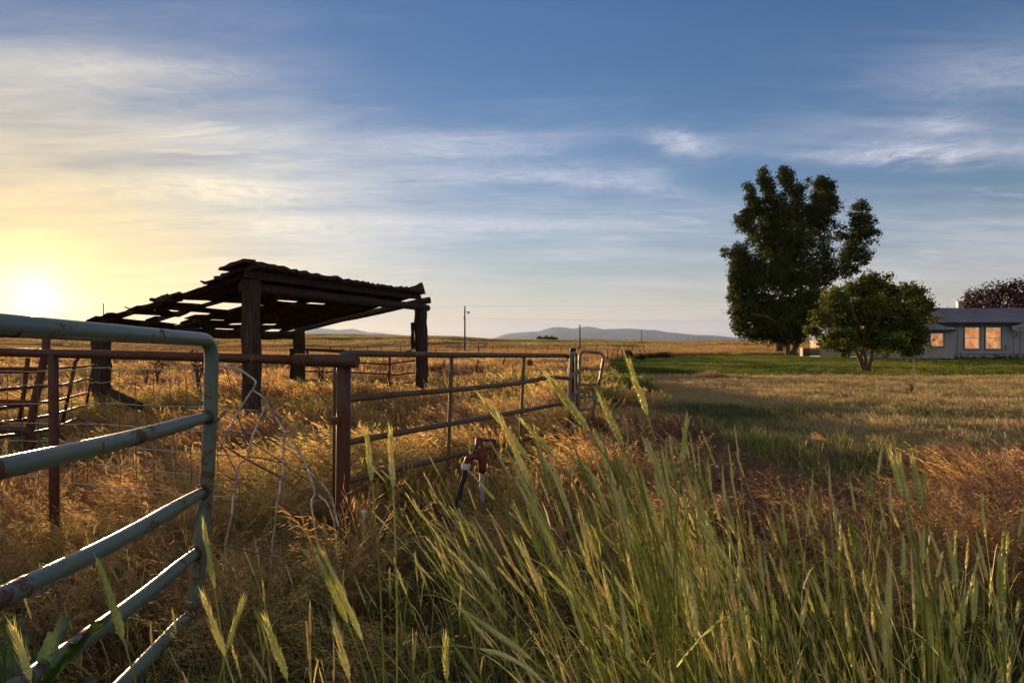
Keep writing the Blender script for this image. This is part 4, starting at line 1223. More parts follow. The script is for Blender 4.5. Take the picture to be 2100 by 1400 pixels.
# tall cottonwood
dT = 73.
big = thing('poplar_tree', 'tall dark many topped poplar, the biggest tree, left of the house', 'tree', P(1612, 728, dT))
rows = [(470, 200, 38, 72), (495, 260, 36, 70), (580, 175, 32, 66), (612, 215, 36, 80), (660, 270, 36, 75), (800, 235, 42, 66), (840, 300, 42, 80), (770, 330, 50, 80), (730, 205, 16, 30), (390, 300, 36, 80), (425, 350, 50, 80), (540, 370, 95, 120), (650, 400, 90, 120), (830, 350, 65, 90),
        (360, 430, 55, 80), (480, 520, 120, 130), (640, 560, 120, 130), (760, 430, 90, 100), (865, 470, 55, 90, .25), (800, 570, 90, 90, .35), (1020, 420, 62, 100, .8), (1070, 490, 55, 80, .7), (985, 520, 45, 90, .6), (1010, 620, 85, 75, .7), (930, 690, 80, 70, .8), (945, 600, 55, 70, .7), (920, 520, 45, 60, .5),
        (310, 620, 85, 75), (380, 700, 110, 95), (350, 800, 95, 90), (500, 730, 140, 120), (660, 760, 130, 120), (790, 720, 110, 110), (420, 910, 120, 100), (580, 920, 140, 110), (720, 900, 110, 110), (330, 1005, 55, 45), (450, 1040, 110, 65), (600, 1060, 110, 60), (690, 1030, 80, 60), (400, 1085, 60, 35), (320, 880, 60, 70), (300, 740, 40, 60), (330, 960, 60, 60), (560, 640, 110, 110), (462, 148, 16, 34), (575, 128, 15, 36), (620, 150, 14, 30), (798, 185, 16, 34), (850, 225, 16, 30), (1030, 335, 26, 34), (995, 350, 18, 30), (372, 235, 16, 30), (500, 1090, 120, 48), (620, 1095, 120, 42), (380, 1060, 70, 45), (560, 1000, 120, 60), (340, 1050, 40, 40)]
lb = lobe_set(2.8, 1400, 300, dT, rows, 1)
me, q = crown_mesh('crown', lb, 4600, 34, .43, .25, M_LEAF_A, 5, 2.0, .30, 1.15)
link_mesh('crown', me, big)
TP = lambda x, y, dd=0: P(1400 + x / 2.8, 300 + y / 2.8, dT + dd)
forks = [([TP(605, 1225), TP(590, 1140), TP(560, 1010), TP(510, 880), TP(440, 740)], .34, .06), ([TP(612, 1225), TP(660, 1130), TP(720, 1020), TP(745, 860), TP(800, 700), TP(850, 520)], .40, .06),
         ([TP(606, 1215, -.3), TP(600, 1080, -.2), TP(610, 900, .2), TP(640, 700, -.6), TP(600, 560, -.6), TP(580, 420, 0)], .30, .05), ([TP(660, 1130), TP(700, 1050, 1), TP(780, 860, 1.5), TP(930, 640, 1), TP(1010, 480, 0)], .28, .05),
         ([TP(560, 1010), TP(470, 830, -1.5), TP(430, 720, -1.8)], .13, .04), ([TP(645, 700, -.6), TP(700, 620, -2.2), TP(730, 480, -1.5)], .12, .04), ([TP(600, 900, .2), TP(500, 800, -2.4), TP(490, 640, -2.2)], .13, .04),
         ([TP(585, 1120, -.5), TP(520, 1000, -3), TP(400, 960, -3.6)], .12, .04), ([TP(690, 720, -2), TP(780, 640, -3.6), TP(800, 560, -3.6)], .12, .04)]
limbs(big, None, forks[:3], M_BARK, .4, 3, 1.4, 'trunk'); limbs(big, None, forks[3:], M_BARK, .4, 4, 1.1, 'limb')
# the thick old trunk behind it
old = thing('old_tree', 'thick old trunk with low dark crown standing just behind the tall poplar', 'tree', P(1598, 722, 82))
mb = MB(); mb.tube([P(1601, 727, 82), P(1600, 712, 82), P(1598, 690, 82), P(1594, 660, 82)], [.85, .66, .6, .4], 10); mb.build('trunk', M_BARK2, old)
lb = lobe_set(2.8, 1400, 300, 82, [(520, 1050, 110, 60), (600, 980, 120, 90), (660, 1010, 110, 80), (480, 980, 90, 80)], 2)
me, q = crown_mesh('crown', lb, 260, 26, .75, .38, M_LEAF_A, 6, 2.4, .3, .5); link_mesh('crown', me, old)

# round maple in front of the house
dM = 33.
mp = thing('maple_tree', 'low spreading green leafy tree with several stems, in front of the house', 'tree', P(1772, 762, dM))
rows = [(880, 880, 88, 82), (1010, 830, 75, 75), (1080, 790, 62, 70), (1190, 845, 62, 75), (1300, 850, 80, 62), (1370, 920, 62, 70), (810, 975, 62, 72), (950, 960, 125, 95), (1110, 950, 120, 105), (1260, 980, 120, 90), (1405, 905, 34, 24), (1440, 985, 30, 18),
        (770, 1055, 66, 52), (900, 1080, 120, 70), (1060, 1080, 95, 85), (1200, 1090, 100, 70), (1330, 1095, 92, 68), (1395, 1160, 40, 34), (1310, 1165, 60, 34), (820, 1120, 70, 32), (720, 1085, 30, 26), (1170, 755, 20, 26), (1250, 790, 24, 24), (900, 1010, 90, 60), (1150, 1010, 60, 60), (930, 1140, 80, 36), (1180, 1150, 90, 36), (1060, 1125, 70, 30)]
lb = lobe_set(2.8, 1400, 300, dM, rows, 3)
me, q = crown_mesh('crown', lb, 1500, 36, .25, .15, M_LEAF_B, 8, 2.0, .41, 1.5)
link_mesh('crown', me, mp)
MP = lambda x, y, dd=0: P(1400 + x / 2.8, 300 + y / 2.8, dM + dd)
limbs(mp, None, [([MP(1048, 1310), MP(1010, 1230), MP(975, 1150), MP(900, 1030), MP(850, 950)], .13, .03), ([MP(1052, 1310), MP(1050, 1220, -.2), MP(1040, 1150, -.4), MP(1050, 1000, -.5), MP(1060, 850, -.4)], .12, .03),
                 ([MP(1060, 1310), MP(1080, 1220), MP(1110, 1160), MP(1200, 1050), MP(1290, 930)], .12, .03), ([MP(1044, 1305, .1), MP(1030, 1200, .5), MP(1000, 1050, .8), MP(960, 900, 1)], .09, .02)], M_BARK2, .1, 5, .5, 'stem')
limbs(mp, None, [([MP(1110, 1160), MP(1230, 1120, -.6), MP(1340, 1090, -.8)], .05, .02), ([MP(975, 1150), MP(880, 1090, -.6), MP(790, 1040, -.8)], .05, .02), ([MP(1045, 1120, -.4), MP(1120, 980, -.9), MP(1160, 880, -1)], .05, .02), ([MP(1045, 1100, -.4), MP(990, 960, -1.2), MP(970, 860, -1.2)], .045, .02)], M_BARK2, .1, 6, .45, 'limb')
# purple plum behind the house
pu = thing('plum_tree', 'dark purple leaved tree showing above the house roof', 'tree', P(2045, 735, 84))
lb = lobe_set(2.8, 1400, 300, 84, [(1640, 895, 60, 40, .6), (1720, 865, 95, 55), (1800, 835, 85, 60), (1900, 820, 100, 65), (1820, 890, 200, 60), (2000, 860, 100, 70), (1760, 960, 200, 90), (1950, 960, 150, 90)], 4)
me, q = crown_mesh('crown', lb, 520, 22, .7, .30, M_LEAF_C, 9, 2.2, .40, .45); link_mesh('crown', me, pu)
limbs(pu, None, [([P(2045, 738, 84), P(2040, 690, 84), P(2010, 640, 84), P(1990, 610, 84)], .3, .05), ([P(2045, 738, 84), P(2055, 690, 84), P(2080, 640, 84), P(2090, 600, 84)], .28, .05)], M_BARK2, .3, 7, 1.2, 'trunk')
# far group of trees on the plain
for i, (x, y0, y1, w, lab) in enumerate(((1106, 699.5, 692.5, 4, 'small dark conifer at the left end of the distant tree group'), (1113, 700, 694, 3, 'little dark tree second in the distant tree group'), (1121, 700.5, 691, 6.5, 'broad round tree in the middle of the distant tree group'),
                                         (1131, 700.5, 691.5, 6.0, 'round dark tree right of middle in the distant tree group'), (1140, 700.5, 695.5, 2.6, 'tiny dark tree at the right end of the distant tree group'))):
    d = 380.; y0 -= 2.2; y1 -= 2.8; t = thing('distant_tree', lab, 'tree', P(x, y0, d)); m = d / F
    z0 = P(x, y0, d)
    mb = MB(); mb.tube([z0 - Vector((0, 0, 1.2)), z0 + Vector((0, 0, (y0 - y1) * m * .5))], [.22, .1], 6); mb.build('trunk', M_BARK2, t)
    c = P(x, (y0 + y1) / 2 - .2, d)
    lbs = [(c, (w * m, w * m, (y0 - y1) * m * .5), 1), (c + Vector((w * m * .5, 0, -.5)), (w * m * .6, w * m * .6, (y0 - y1) * m * .4), 1), (c + Vector((-w * m * .5, 0, -.4)), (w * m * .6, w * m * .6, (y0 - y1) * m * .36), 1)]
    me, q = crown_mesh('crown', lbs, 60, 14, .7, .6, M_LEAF_A, 40 + i, 2.4, .2, .4); link_mesh('crown', me, t)
# scrub at the lawn corner
for i, (x, yb, rx, ry, d, lab) in enumerate(((1364, 733, 8.5, 7, 60, 'dark rounded bush at the right end of the lawn corner scrub'), (1350, 733, 7, 5, 59, 'low bush beside the dark rounded bush'), (1333, 734, 9, 5, 57, 'tangled low scrub in the middle of the lawn corner'), (1312, 735, 9, 4.5, 54, 'low sunlit scrub under the leaning corner post'), (1289, 728, 5, 5, 52, 'small weed bush left of the corner scrub'))):
    t = thing('scrub_bush', lab, 'bush', P(x, yb, d)); m = d / F
    c = P(x, yb - ry * .8, d)
    me, q = crown_mesh('foliage', [(c, (rx * m, rx * m * 1.3, ry * m), 1), (c + Vector((rx * m * .5, 0, -.1)), (rx * m * .7, rx * m, ry * m * .7), 1)], 70, 22, .16, .10, M_LEAF_D, 60 + i, 2.2, .3, 2.); link_mesh('foliage', me, t)
    mb = MB()
    b = P(x, yb, d); r = random.Random(i)
    for k in range(5): mb.tube([b, b + Vector((r.uniform(-.25, .25), r.uniform(-.2, .2), r.uniform(.3, .6)))], [.02, .006], 5)
    mb.build('stems', M_BARK2, t)
# dry bunch grass on the lawn edge
t = thing('bunch_grass', 'low mound of dry reddish bunch grass at the lawn edge', 'grass clump', P(1460, 777, 26.8)); mb = MB(); r = random.Random(12)
for i in range(900):
    x = r.gauss(0, .62); b = P(1460, 777, 26.8) + Vector((x, r.gauss(0, .3), -.02)); hh = .40 * max(.3, 1 - (abs(x) / 1.6)) * r.uniform(.6, 1.15)
    a = rvec(r) * r.uniform(.02, .22) + Vector((-.08, 0, 0))
    mb.ribbon([b, b + a * .3 + Vector((0, 0, hh * .55)), b + a + Vector((0, 0, hh))], [.006, .006, .002], rvec(r), None, 0)
m, T, o = newmat('dry_bunch_grass'); leafy(T, o, ramp(T, attr(T, 'h'), [(0, (.12, .07, .035)), (.6, (.26, .15, .075)), (1, (.42, .27, .16))]), .4)
mb.build('blades', m, t)
# ------------------------------------------------------------------ the house and its yard
dH = 58.; mH = dH / F
def H(px, py, dd=0.): return P(px, py, dH) + Vector((0, dd, 0))
ho = thing('house', 'long low grey manufactured house with metal roof and lit windows', 'house', H(1950, 735))
# siding with real grooves
m, T, o = newmat('grey_siding')
p = texco(T, 'Object'); nz = noise(T, p, 1.2, 6, .6); nf = noise(T, p, 40., 3, .6, stretch=(1, 1, .1))
principled(T, o, mixc(T, nz * .6 + nf * .4, (.25, .245, .25), (.36, .355, .36)), .75, 0, nf, .2, .004, .2); M_SIDE = m
M_FASC = noise_mat('black_fascia', [(.015, .015, .017), (.035, .034, .036)], 3., 4, .5)
M_ROOFM = noise_mat('grey_metal_roof', [(.17, .16, .17), (.22, .21, .22), (.28, .265, .27)], .7, 5, .55, .1, (1, 1, 1), .1)
M_TEAL = noise_mat('dark_teal_trim', [(.012, .032, .038), (.02, .045, .052)], 4., 3, .5)
M_SASH = noise_mat('pale_window_sash', [(.66, .65, .63), (.75, .74, .72)], 4., 3, .4)
M_CREAM = noise_mat('cream_boards', [(.26, .22, .16), (.34, .29, .22)], 2., 4, .7)
m, T, o = newmat('lit_window_glass')
p = texco(T, 'Object'); px_, py_, pz_ = sep(T, p)
bl = noise(T, p, 3., 4, .6, .3, stretch=(1.4, 1, 2.6)); bl2 = noise(T, p, 11., 3, .6, 0, stretch=(.6, 1, 2))
sl_ = (pz_ * 12.)._m('FRACT').step(.0, .35) * .16 + (px_ * .9)._m('SINE') * .05
bl = noise(T, p, 1.3, 3, .55, .4, stretch=(1.4, 1, 1.2)); c = ramp(T, bl * .8 + bl2 * .12 + sl_ * .6, [(.32, (.22, .065, .018)), (.45, (.55, .19, .055)), (.56, (.75, .30, .10)), (.7, (.95, .50, .21))])
em = T.nodes.new('ShaderNodeEmission'); T.links.new(c.s, em.inputs[0]); em.inputs[1].default_value = .34
gl_ = T.nodes.new('ShaderNodeBsdfGlossy'); gl_.inputs['Roughness'].default_value = .05
mx = T.nodes.new('ShaderNodeMixShader'); mx.inputs[0].default_value = .07
T.links.new(em.outputs[0], mx.inputs[1]); T.links.new(gl_.outputs[0], mx.inputs[2]); T.links.new(mx.outputs[0], o.inputs[0]); M_LIT = m
m, T, o = newmat('dark_window_glass'); principled(T, o, (.02, .03, .03), .05, 0, None, spec=.5); M_DARKG = m


def wall(xl, xr, yt, yb, y0, depth, name, mat, groove=.2):
    """siding wall facing the camera: boards with 12 mm grooves between, and side and back walls"""
    a = H(xl, yb).x; b = H(xr, yb).x; z0 = H(0, yb).z - .25; z1 = H(0, yt).z
    mb = MB(); x = a; w = .2
    n = max(1, int((b - a) / w)); w = (b - a) / n
    for i in range(n):
        x0 = a + i * w
        for (u0, u1, yy) in ((x0, x0 + w - .022, y0), (x0 + w - .022, x0 + w, y0 + .012)):
            i0 = [mb.vert(q) for q in ((u0, yy, z0), (u1, yy, z0), (u1, yy, z1), (u0, yy, z1))]; mb.face(tuple(i0))
    for s, xx in ((1, b), (-1, a)):
        i0 = [mb.vert(q) for q in ((xx, y0 + .012, z0), (xx, y0 + depth, z0), (xx, y0 + depth, z1), (xx, y0 + .012, z1))]; mb.face(tuple(i0 if s > 0 else i0[::-1]))
    i0 = [mb.vert(q) for q in ((b, y0 + depth, z0), (a, y0 + depth, z0), (a, y0 + depth, z1), (b, y0 + depth, z1))]; mb.face(tuple(i0))
    return mb.build(name, mat, ho)


yW = dH
wall(1792, 2330, 658, 735, yW, 8.4, 'wall', M_SIDE)
# gable roof: eave in front, ridge at the middle, ribs standing on the sheet
xl, xr = H(1783, 0).x, H(2340, 0).x
ze, zr = H(0, 661).z, H(0, 632).z * 1.0
yr = yW + 4.2; zr = CH + (700 - 632) / F * yr; ye = yW - .45; ze = CH + (700 - 659.5) / F * ye
mb = MB()
for (ya, yb_, s) in ((ye, yr, 1), (yr, yr + (yr - ye), -1)):
    za, zb = (ze, zr) if s > 0 else (zr, ze)
    i0 = [mb.vert(q) for q in ((xl, ya, za), (xr, ya, za), (xr, yb_, zb), (xl, yb_, zb))]; mb.face(tuple(i0))
    i1 = [mb.vert(q) for q in ((xl, ya, za - .04), (xr, ya, za - .04), (xr, yb_, zb - .04), (xl, yb_, zb - .04))]; mb.face(tuple(i1[::-1]))
    mb.face((i0[0], i1[0], i1[1], i0[1]))
x = xl + .1
sl = Vector((0, yr - ye, zr - ze)); nrm = Vector((0, -(zr - ze), yr - ye)).normalized()
while x < xr:
    mb.beam(Vector((x, ye + .004, ze)) + nrm * .014, Vector((x, yr, zr)) + nrm * .014, .05, .03, up=nrm); x += .305
mb.beam((xl, yr, zr + .015), (xr, yr, zr + .015), .3, .03)
rf_ = mb.build('roof', M_ROOFM, ho)
mb = MB(); zf0 = H(0, 666.5).z; mb.box(((xl + xr) / 2, ye + .02, (zf0 + ze - .045) / 2), (xr - xl, .03, ze - .045 - zf0))
mb.box(((xl + xr) / 2, (ye + yW) / 2 + .03, zf0 + .014), (xr - xl, yW - ye - .025, .02)); mb.build('fascia', M_FASC, ho)
for xx in (xl + .55, ):
    mb = MB(); zz = H(0, 658).z
    i0 = [mb.vert(q) for q in ((H(1792, 0).x - .004, yW + .02, zz), (H(1792, 0).x - .004, yW + 8.38, zz), (H(1792, 0).x - .004, yr, zr - .06))]; mb.face(tuple(i0[::-1])); mb.build('gable', M_SIDE, ho)
mb = MB(); q = P(2081, 645, yr - 1.3); mb.tube([q - Vector((0, 0, .2)), q + Vector((0, 0, .1)), q + Vector((0, 0, .12)), q + Vector((0, 0, .22))], [.16, .15, .25, .1], 10, sm=False); mb.build('roof_vent', M_BLACK, rf_)
mb = MB(); q = P(1966, 632, yr); mb.box(q + Vector((0, 0, .27)), (.32, .32, .75)); mb.box(q + Vector((0, 0, .66)), (.42, .42, .05)); mb.build('chimney', noise_mat('pale_flue', [(.2, .2, .21), (.3, .3, .31)], 3., 3, .5), rf_)


def window(x0, x1, y0, y1, yy, rail=True, nm='window', pane_mat=None):
    a, b = H(x0, 0).x, H(x1, 0).x; t, s = CH + (700 - y0) / F * yy, CH + (700 - y1) / F * yy
    a *= yy / dH; b *= yy / dH
    mb = MB(); w = .075
    for c, sz in ((((a + b) / 2, yy - .02, t - w / 2), (b - a, .05, w)), (((a + b) / 2, yy - .02, s + w / 2), (b - a, .05, w)), ((a + w / 2, yy - .02, (t + s) / 2), (w, .05, t - s - 2 * w)), ((b - w / 2, yy - .02, (t + s) / 2), (w, .05, t - s - 2 * w))):
        mb.box(c, sz)
    wn = mb.build(nm, M_TEAL, ho)
    a += w; b -= w; t -= w; s += w; w2 = .06
    mb = MB()
    for c, sz in ((((a + b) / 2, yy - .012, t - w2 / 2), (b - a, .04, w2)), (((a + b) / 2, yy - .012, s + w2 / 2), (b - a, .04, w2)), ((a + w2 / 2, yy - .012, (t + s) / 2), (w2, .04, t - s - 2 * w2)), ((b - w2 / 2, yy - .012, (t + s) / 2), (w2, .04, t - s - 2 * w2))):
        mb.box(c, sz)
    if rail: mb.box(((a + b) / 2, yy - .012, (t + s) / 2), (b - a - 2 * w2, .036, .055))
    mb.build('sash', M_SASH, wn)
    mb = MB(); i0 = [mb.vert(q) for q in ((a + w2, yy - .006, s + w2), (b - w2, yy - .006, s + w2), (b - w2, yy - .006, t - w2), (a + w2, yy - .006, t - w2))]; mb.face(tuple(i0)); mb.build('pane', pane_mat or M_LIT, wn)


window(1976, 2010, 669, 717, yW); window(2019, 2054, 669, 717, yW); window(1937, 1956, 669, 716, yW)
window(2105, 2140, 669, 717, yW); window(2170, 2205, 669, 717, yW)
# bay with its own hipped roof
yB = yW - 1.25
a, b = H(1800, 0).x * yB / dH, H(1938, 0).x * yB / dH
wall(1800 + 2, 1937, 676, 735, yB, 1.236, 'bay_wall', M_SIDE)
zb0, zt0 = CH + (700 - 675.5) / F * (yB - .4), CH + (700 - 658.5) / F * yW
mb = MB(); e = .35
pts = [(a - e, yB - .4, zb0), (b + e + .35, yB - .4, zb0), (b + e + .35, yW - .03, zb0), (a - e, yW - .03, zb0), (a + .6, yW - .03, zt0), (b - .75, yW - .03, zt0)]
i0 = [mb.vert(q) for q in pts]
mb.face((i0[0], i0[1], i0[5], i0[4])); mb.face((i0[1], i0[2], i0[5])); mb.face((i0[3], i0[0], i0[4])); mb.face((i0[0], i0[3], i0[2], i0[1]))
x = a
while x < b + .3:
    top = min(1, 1.0); x2 = max(min(x, b - .75), a + .6)
    t_ = 1. if a + .6 <= x <= b - .75 else max(0.05, 1 - abs(x - x2) / 1.3)
    p0 = Vector((x, yB - .398, zb0)); p1 = Vector((x, yB - .4 + (yW - .03 - yB + .4) * t_ * .97, zb0 + (zt0 - zb0) * t_ * .97))
    mb.beam(p0 + Vector((0, 0, .015)), p1 + Vector((0, 0, .015)), .05, .03); x += .305
mb.build('bay_roof', M_ROOFM, ho)
mb = MB(); mb.box(((a + b) / 2 + .175, yB - .385, zb0 - .1), (b - a + 2 * e + .33, .03, .18)); mb.build('bay_fascia', M_FASC, ho)
window(1906, 1936, 681, 712, yB, False); window(1862, 1895, 681, 712, yB, False, pane_mat=M_DARKG)
# gutter, downpipes, skirting line and corner trim
mb = MB(); zg_ = H(0, 664).z + .02
mb.tube([(xl + .05, ye - .055, zg_ + .05), (xr - .05, ye - .055, zg_ + .05)], .055, 8); mb.build('gutter', M_FASC, ho)
for px in (1964, 2092):
    q = H(px, 0); mb = MB(); mb.tube([(q.x, ye - .05, zg_), (q.x, yW - .045, zg_ - .3), (q.x, yW - .045, H(0, 733).z), (q.x, yW - .25, H(0, 735).z + .02)], .034, 8); mb.build('downpipe', M_SIDE, ho)
mb = MB(); mb.box(((H(1940, 0).x + H(2330, 0).x) / 2, yW - .012, H(0, 726).z), (H(2330, 0).x - H(1940, 0).x, .022, .05)); mb.build('skirting_trim', M_FASC, ho)
mb = MB(); q = H(2064, 712); mb.box((q.x, yW - .06, q.z), (.26, .1, .42)); mb.build('meter_box', M_TIN, ho)
# sunlit cream end porch, left of the maple
mb = MB()
xa, xb = H(1683, 0).x, H(1791.8, 0).x
mb.box(((xa + xb) / 2, yW + 1.1, (H(0, 701).z + H(0, 731).z) / 2), (xb - xa, 1.9, H(0, 701).z - H(0, 731).z)); mb.build('porch', M_CREAM, ho)
mb = MB(); mb.box(((xa + xb) / 2 - .08, yW + 1.05, H(0, 701).z + .05), (xb - xa - .16, 2.1, .09)); mb.build('porch_roof', M_FASC, ho)
mb = MB(); mb.box((H(1736, 0).x, yW + .13, (H(0, 707).z + H(0, 732).z) / 2), (.85, .03, H(0, 707).z - H(0, 732).z)); mb.build('door', M_BLACK, ho)
# satellite dish with its pole and cable
di = thing('satellite_dish', 'grey satellite dish on an arm by the house corner, right of the lit windows', 'dish', H(2078, 735))
mb = MB(); c = H(2079, 671.5, -.5); ax = Vector((-.35, -.75, .55)).normalized(); u_ = ax.orthogonal().normalized(); v_ = ax.cross(u_)
rings = []
for i in range(6):
    rr_ = .55 * i / 5; rings.append([mb.vert(c + ax * (.14 * (i / 5) ** 2) + (u_ * math.cos(2 * math.pi * j / 20) * 1.05 + v_ * math.sin(2 * math.pi * j / 20) * .9) * rr_) for j in range(20)])
for r0, r1 in zip(rings[1:], rings[2:]):
    for j in range(20): mb.face((r0[j], r0[(j + 1) % 20], r1[(j + 1) % 20], r1[j]), True)
mb.face(tuple(rings[1]))
o_ = mb.build('reflector', M_TIN, di); so = o_.modifiers.new('thickness', 'SOLIDIFY'); so.thickness = .012
mb = MB(); mb.tube([c - ax * .03, H(2078, 690, -.35), H(2078, 690, -.05)], .025, 8); mb.build('mount', M_BLACK, di)
mb = MB(); mb.tube([c - v_ * .4 + ax * .1, c - v_ * .2 + ax * .5, c + ax * .55], .016, 6); mb.box(c + ax * .58, (.09, .12, .09)); mb.build('receiver_arm', M_BLACK, di)
mb = MB(); mb.tube([H(2078, 690, -.06), H(2078.5, 710, -.03), H(2077, 728, -.03), H(2062, 731, -.04)], .012, 5); mb.build('cable', M_BLACK, di)
# bench box by the porch
bx_ = thing('storage_bench', 'brown wooden bench box with pale end standing left of the house', 'bench', P(1662, 730, 56))
mb = MB(); B_ = lambda x, y: P(x, y, 56)
for i in range(4): mb.box((B_(1663, 0).x, 56., B_(0, 716.5 + i * 3.6).z), (1.50, .5, .145))
mb.build('box', M_WOOD, bx_)
mb = MB(); mb.box((B_(1644, 0).x - .008, 56., B_(0, 721.5).z), (.06, .56, .75)); mb.build('end_board', M_CREAM, bx_)
mb = MB(); mb.box((B_(1663, 0).x, 56.02, B_(0, 713.6).z), (1.6, .6, .05)); mb.build('lid', M_WOOD, bx_)
# added lantern shape glows in place of sunlit porch; pale shrub below
la_ = thing('porch_glow', 'small added glow for sunlit porch glimpsed through the low tree', 'added glow', P(1815, 695, 55))
m, T, o = newmat('sunlit_porch_glow'); em = T.nodes.new('ShaderNodeEmission'); em.inputs[0].default_value = (1., .62, .35, 1); em.inputs[1].default_value = 1.1; T.links.new(em.outputs[0], o.inputs[0])
mb = MB(); q = P(1815, 688, 55); mb.tube([q - Vector((0, 0, .12)), q, q + Vector((0, 0, .28))], [.10, .13, .11], 10); mb.build('glow_core', m, la_)
mb = MB(); q = P(1815, 681, 55); mb.tube([q, q + Vector((0, 0, .06)), q + Vector((0, 0, .2))], [.26, .22, .03], 10, sm=False); mb.build('glow_cap', M_CREAM, la_)
mb = MB(); q = P(1815, 692, 55); mb.tube([q, P(1815, 733, 55)], .045, 8); mb.build('post', M_CREAM, la_)
ps = thing('pale_shrub', 'small pale yellow green shrub below the added porch glow, behind the low tree', 'bush', P(1817, 734, 54.5))
M_LEAF_E = leaf_mat('pale_shrub_leaves', [(0, (.22, .24, .09)), (.5, (.36, .37, .16)), (1, (.5, .5, .25))], .35)
me, q = crown_mesh('foliage', [(P(1817, 728, 54.5), (.30, .3, .27), 1)], 40, 30, .10, .08, M_LEAF_E, 81, 2.3, .1, 3.); link_mesh('foliage', me, ps)
mb = MB()
for k in range(5): mb.tube([P(1817, 735, 54.5), P(1815 + k, 729, 54.5)], .012, 5)
mb.build('stems', M_BARK2, ps)
# low plants along the house foot
rp = random.Random(8)
for i in range(16):
    x = 1890 + i * 14 + rp.uniform(-4, 4)
    t = thing('foundation_plant', 'low dark plant in the bed along the house wall', 'plant', P(x, 737, 57.3), 'plants along the house wall')
    hh = rp.uniform(.12, .3)
    me, q = crown_mesh('foliage', [(P(x, 736.5, 57.3) + Vector((0, 0, hh * .6)), (.35, .25, hh), 1)], 14, 14, .10, .09, M_LEAF_D, 100 + i, 2.2, .1, 3.); link_mesh('foliage', me, t)
# lawn sprinkler
sp = thing('lawn_sprinkler', 'tripod lawn sprinkler with a pale riser standing on the lawn in front of the house', 'sprinkler', P(1876, 771, 28.8))
S_ = lambda x, y, dd=0: P(1640 + x / 4.565, 600 + y / 4.565, 28.8 + dd)
M_BRASS = noise_mat('pale_pipe', [(.14, .15, .10), (.22, .22, .16)], 8., 3, .4, .2)
mb = MB(); mb.tube([S_(1075, 785), S_(1068, 640)], .021, 10); mb.build('riser', M_BRASS, sp)
for a, b in ((S_(1070, 690), S_(1040, 775)), (S_(1070, 690), S_(1090, 782, -.4)), (S_(1070, 690), S_(1085, 778, .4))):
    mb = MB(); mb.tube([a, b], .010, 8); mb.build('leg', M_BRASS, sp)
mb = MB(); q = S_(1068, 636); mb.tube([q, q + Vector((0, 0, .05))], .03, 8); mb.tube([q + Vector((-.03, 0, .04)), q + Vector((.09, -.02, .06))], .012, 8); mb.build('spray_head', M_BRASS, sp)
mb = MB(); mb.beam(S_(1008, 785), S_(1180, 790), .10, .06); mb.beam(S_(1060, 800, -.2), S_(1080, 770, .3), .08, .05); mb.build('sled_base', M_BLACK, sp)
mb = MB(); mb.tube(curve([S_(1180, 788), S_(1215, 790), S_(1300, 786, .5), S_(1420, 783, 1)], 6), .016, 8); mb.build('hose', M_BLACK, sp)
# ------------------------------------------------------------------ yard hydrant, pipe bits
hy = thing('yard_hydrant', 'red headed farm water hydrant with lever, standing in the tall grass by the olive gate', 'hydrant', P(988, 1030, 5.0))
M_RED = noise_mat('faded_red_enamel', [(.085, .014, .010), (.14, .024, .015), (.07, .024, .016)], 12., 5, .5)
M_GALV = noise_mat('grey_galvanised_pipe', [(.16, .155, .145), (.25, .24, .22), (.12, .10, .08)], 9., 5, .5, .3)
C7 = lambda x, y, dd=0: P(640 + x / 5.25, 860 + y / 5.25, 5.0 + dd)
mb = MB(); mb.tube([C7(1832, 560), C7(1830, 900), C7(1828, 1130)], .022, 12); mb.build('riser_pipe', M_GALV, hy)
mb = MB(); mb.tube([C7(1832, 570), C7(1832, 520), C7(1828, 430), C7(1815, 330), C7(1800, 250), C7(1790, 205), C7(1786, 190)], [.028, .034, .040, .036, .030, .026, .012], 14); mb.build('head', M_RED, hy)
mb = MB(); mb.tube(curve([C7(1815, 400), C7(1740, 400), C7(1680, 415), C7(1660, 470)], 6), [.024] * 19, 12); mb.build('spout', M_RED, hy)
mb = MB(); mb.beam(C7(1775, 215), C7(1960, 222), .05, .022, seg=3); mb.beam(C7(1962, 215), C7(1968, 430), .03, .020, up=(0, 1, 0), seg=3); mb.tube([C7(1760, 320), C7(1775, 215)], .01, 8); mb.build('lever', M_RED, hy)
mb = MB(); mb.tube([C7(1800, 300, -.04), C7(1800, 300, .04)], .012, 8); mb.build('pivot_bolt', M_GALV, hy)
hs = thing('garden_hose', 'black hose with white threaded coupling hanging from the red hydrant spout', 'hose', C7(1620, 650))
M_WHITEP = noise_mat('white_plastic', [(.62, .62, .62), (.78, .78, .78)], 8., 3, .35)
mb = MB(); a, b = C7(1660, 468), C7(1645, 532)
for i in range(7):
    q = a.lerp(b, i / 7); q2 = a.lerp(b, (i + .62) / 7); mb.tube([q, q2], .036 if i % 2 else .033, 14, sm=False)
mb.tube([a, b], .029, 12); mb.build('coupling', M_WHITEP, hs)
mb = MB(); mb.tube(curve([C7(1645, 528), C7(1640, 610), C7(1612, 700), C7(1592, 800), C7(1572, 930), C7(1585, 1080), C7(1660, 1180, .1), C7(1790, 1230, .3)], 6), .020, 12); mb.build('tube', M_BLACK, hs)
wt = thing('pipe_valve', 'small white plastic knob on a grey pipe at the foot of the corner post', 'valve', P(745, 1060, 4.0))
mb = MB(); q = P(746, 1055, 4.0); mb.tube([q - Vector((0, 0, .05)), q, q + Vector((0, 0, .015)), q + Vector((0, 0, .03))], [.007, .009, .013, .012], 12); mb.build('knob', M_WHITEP, wt)
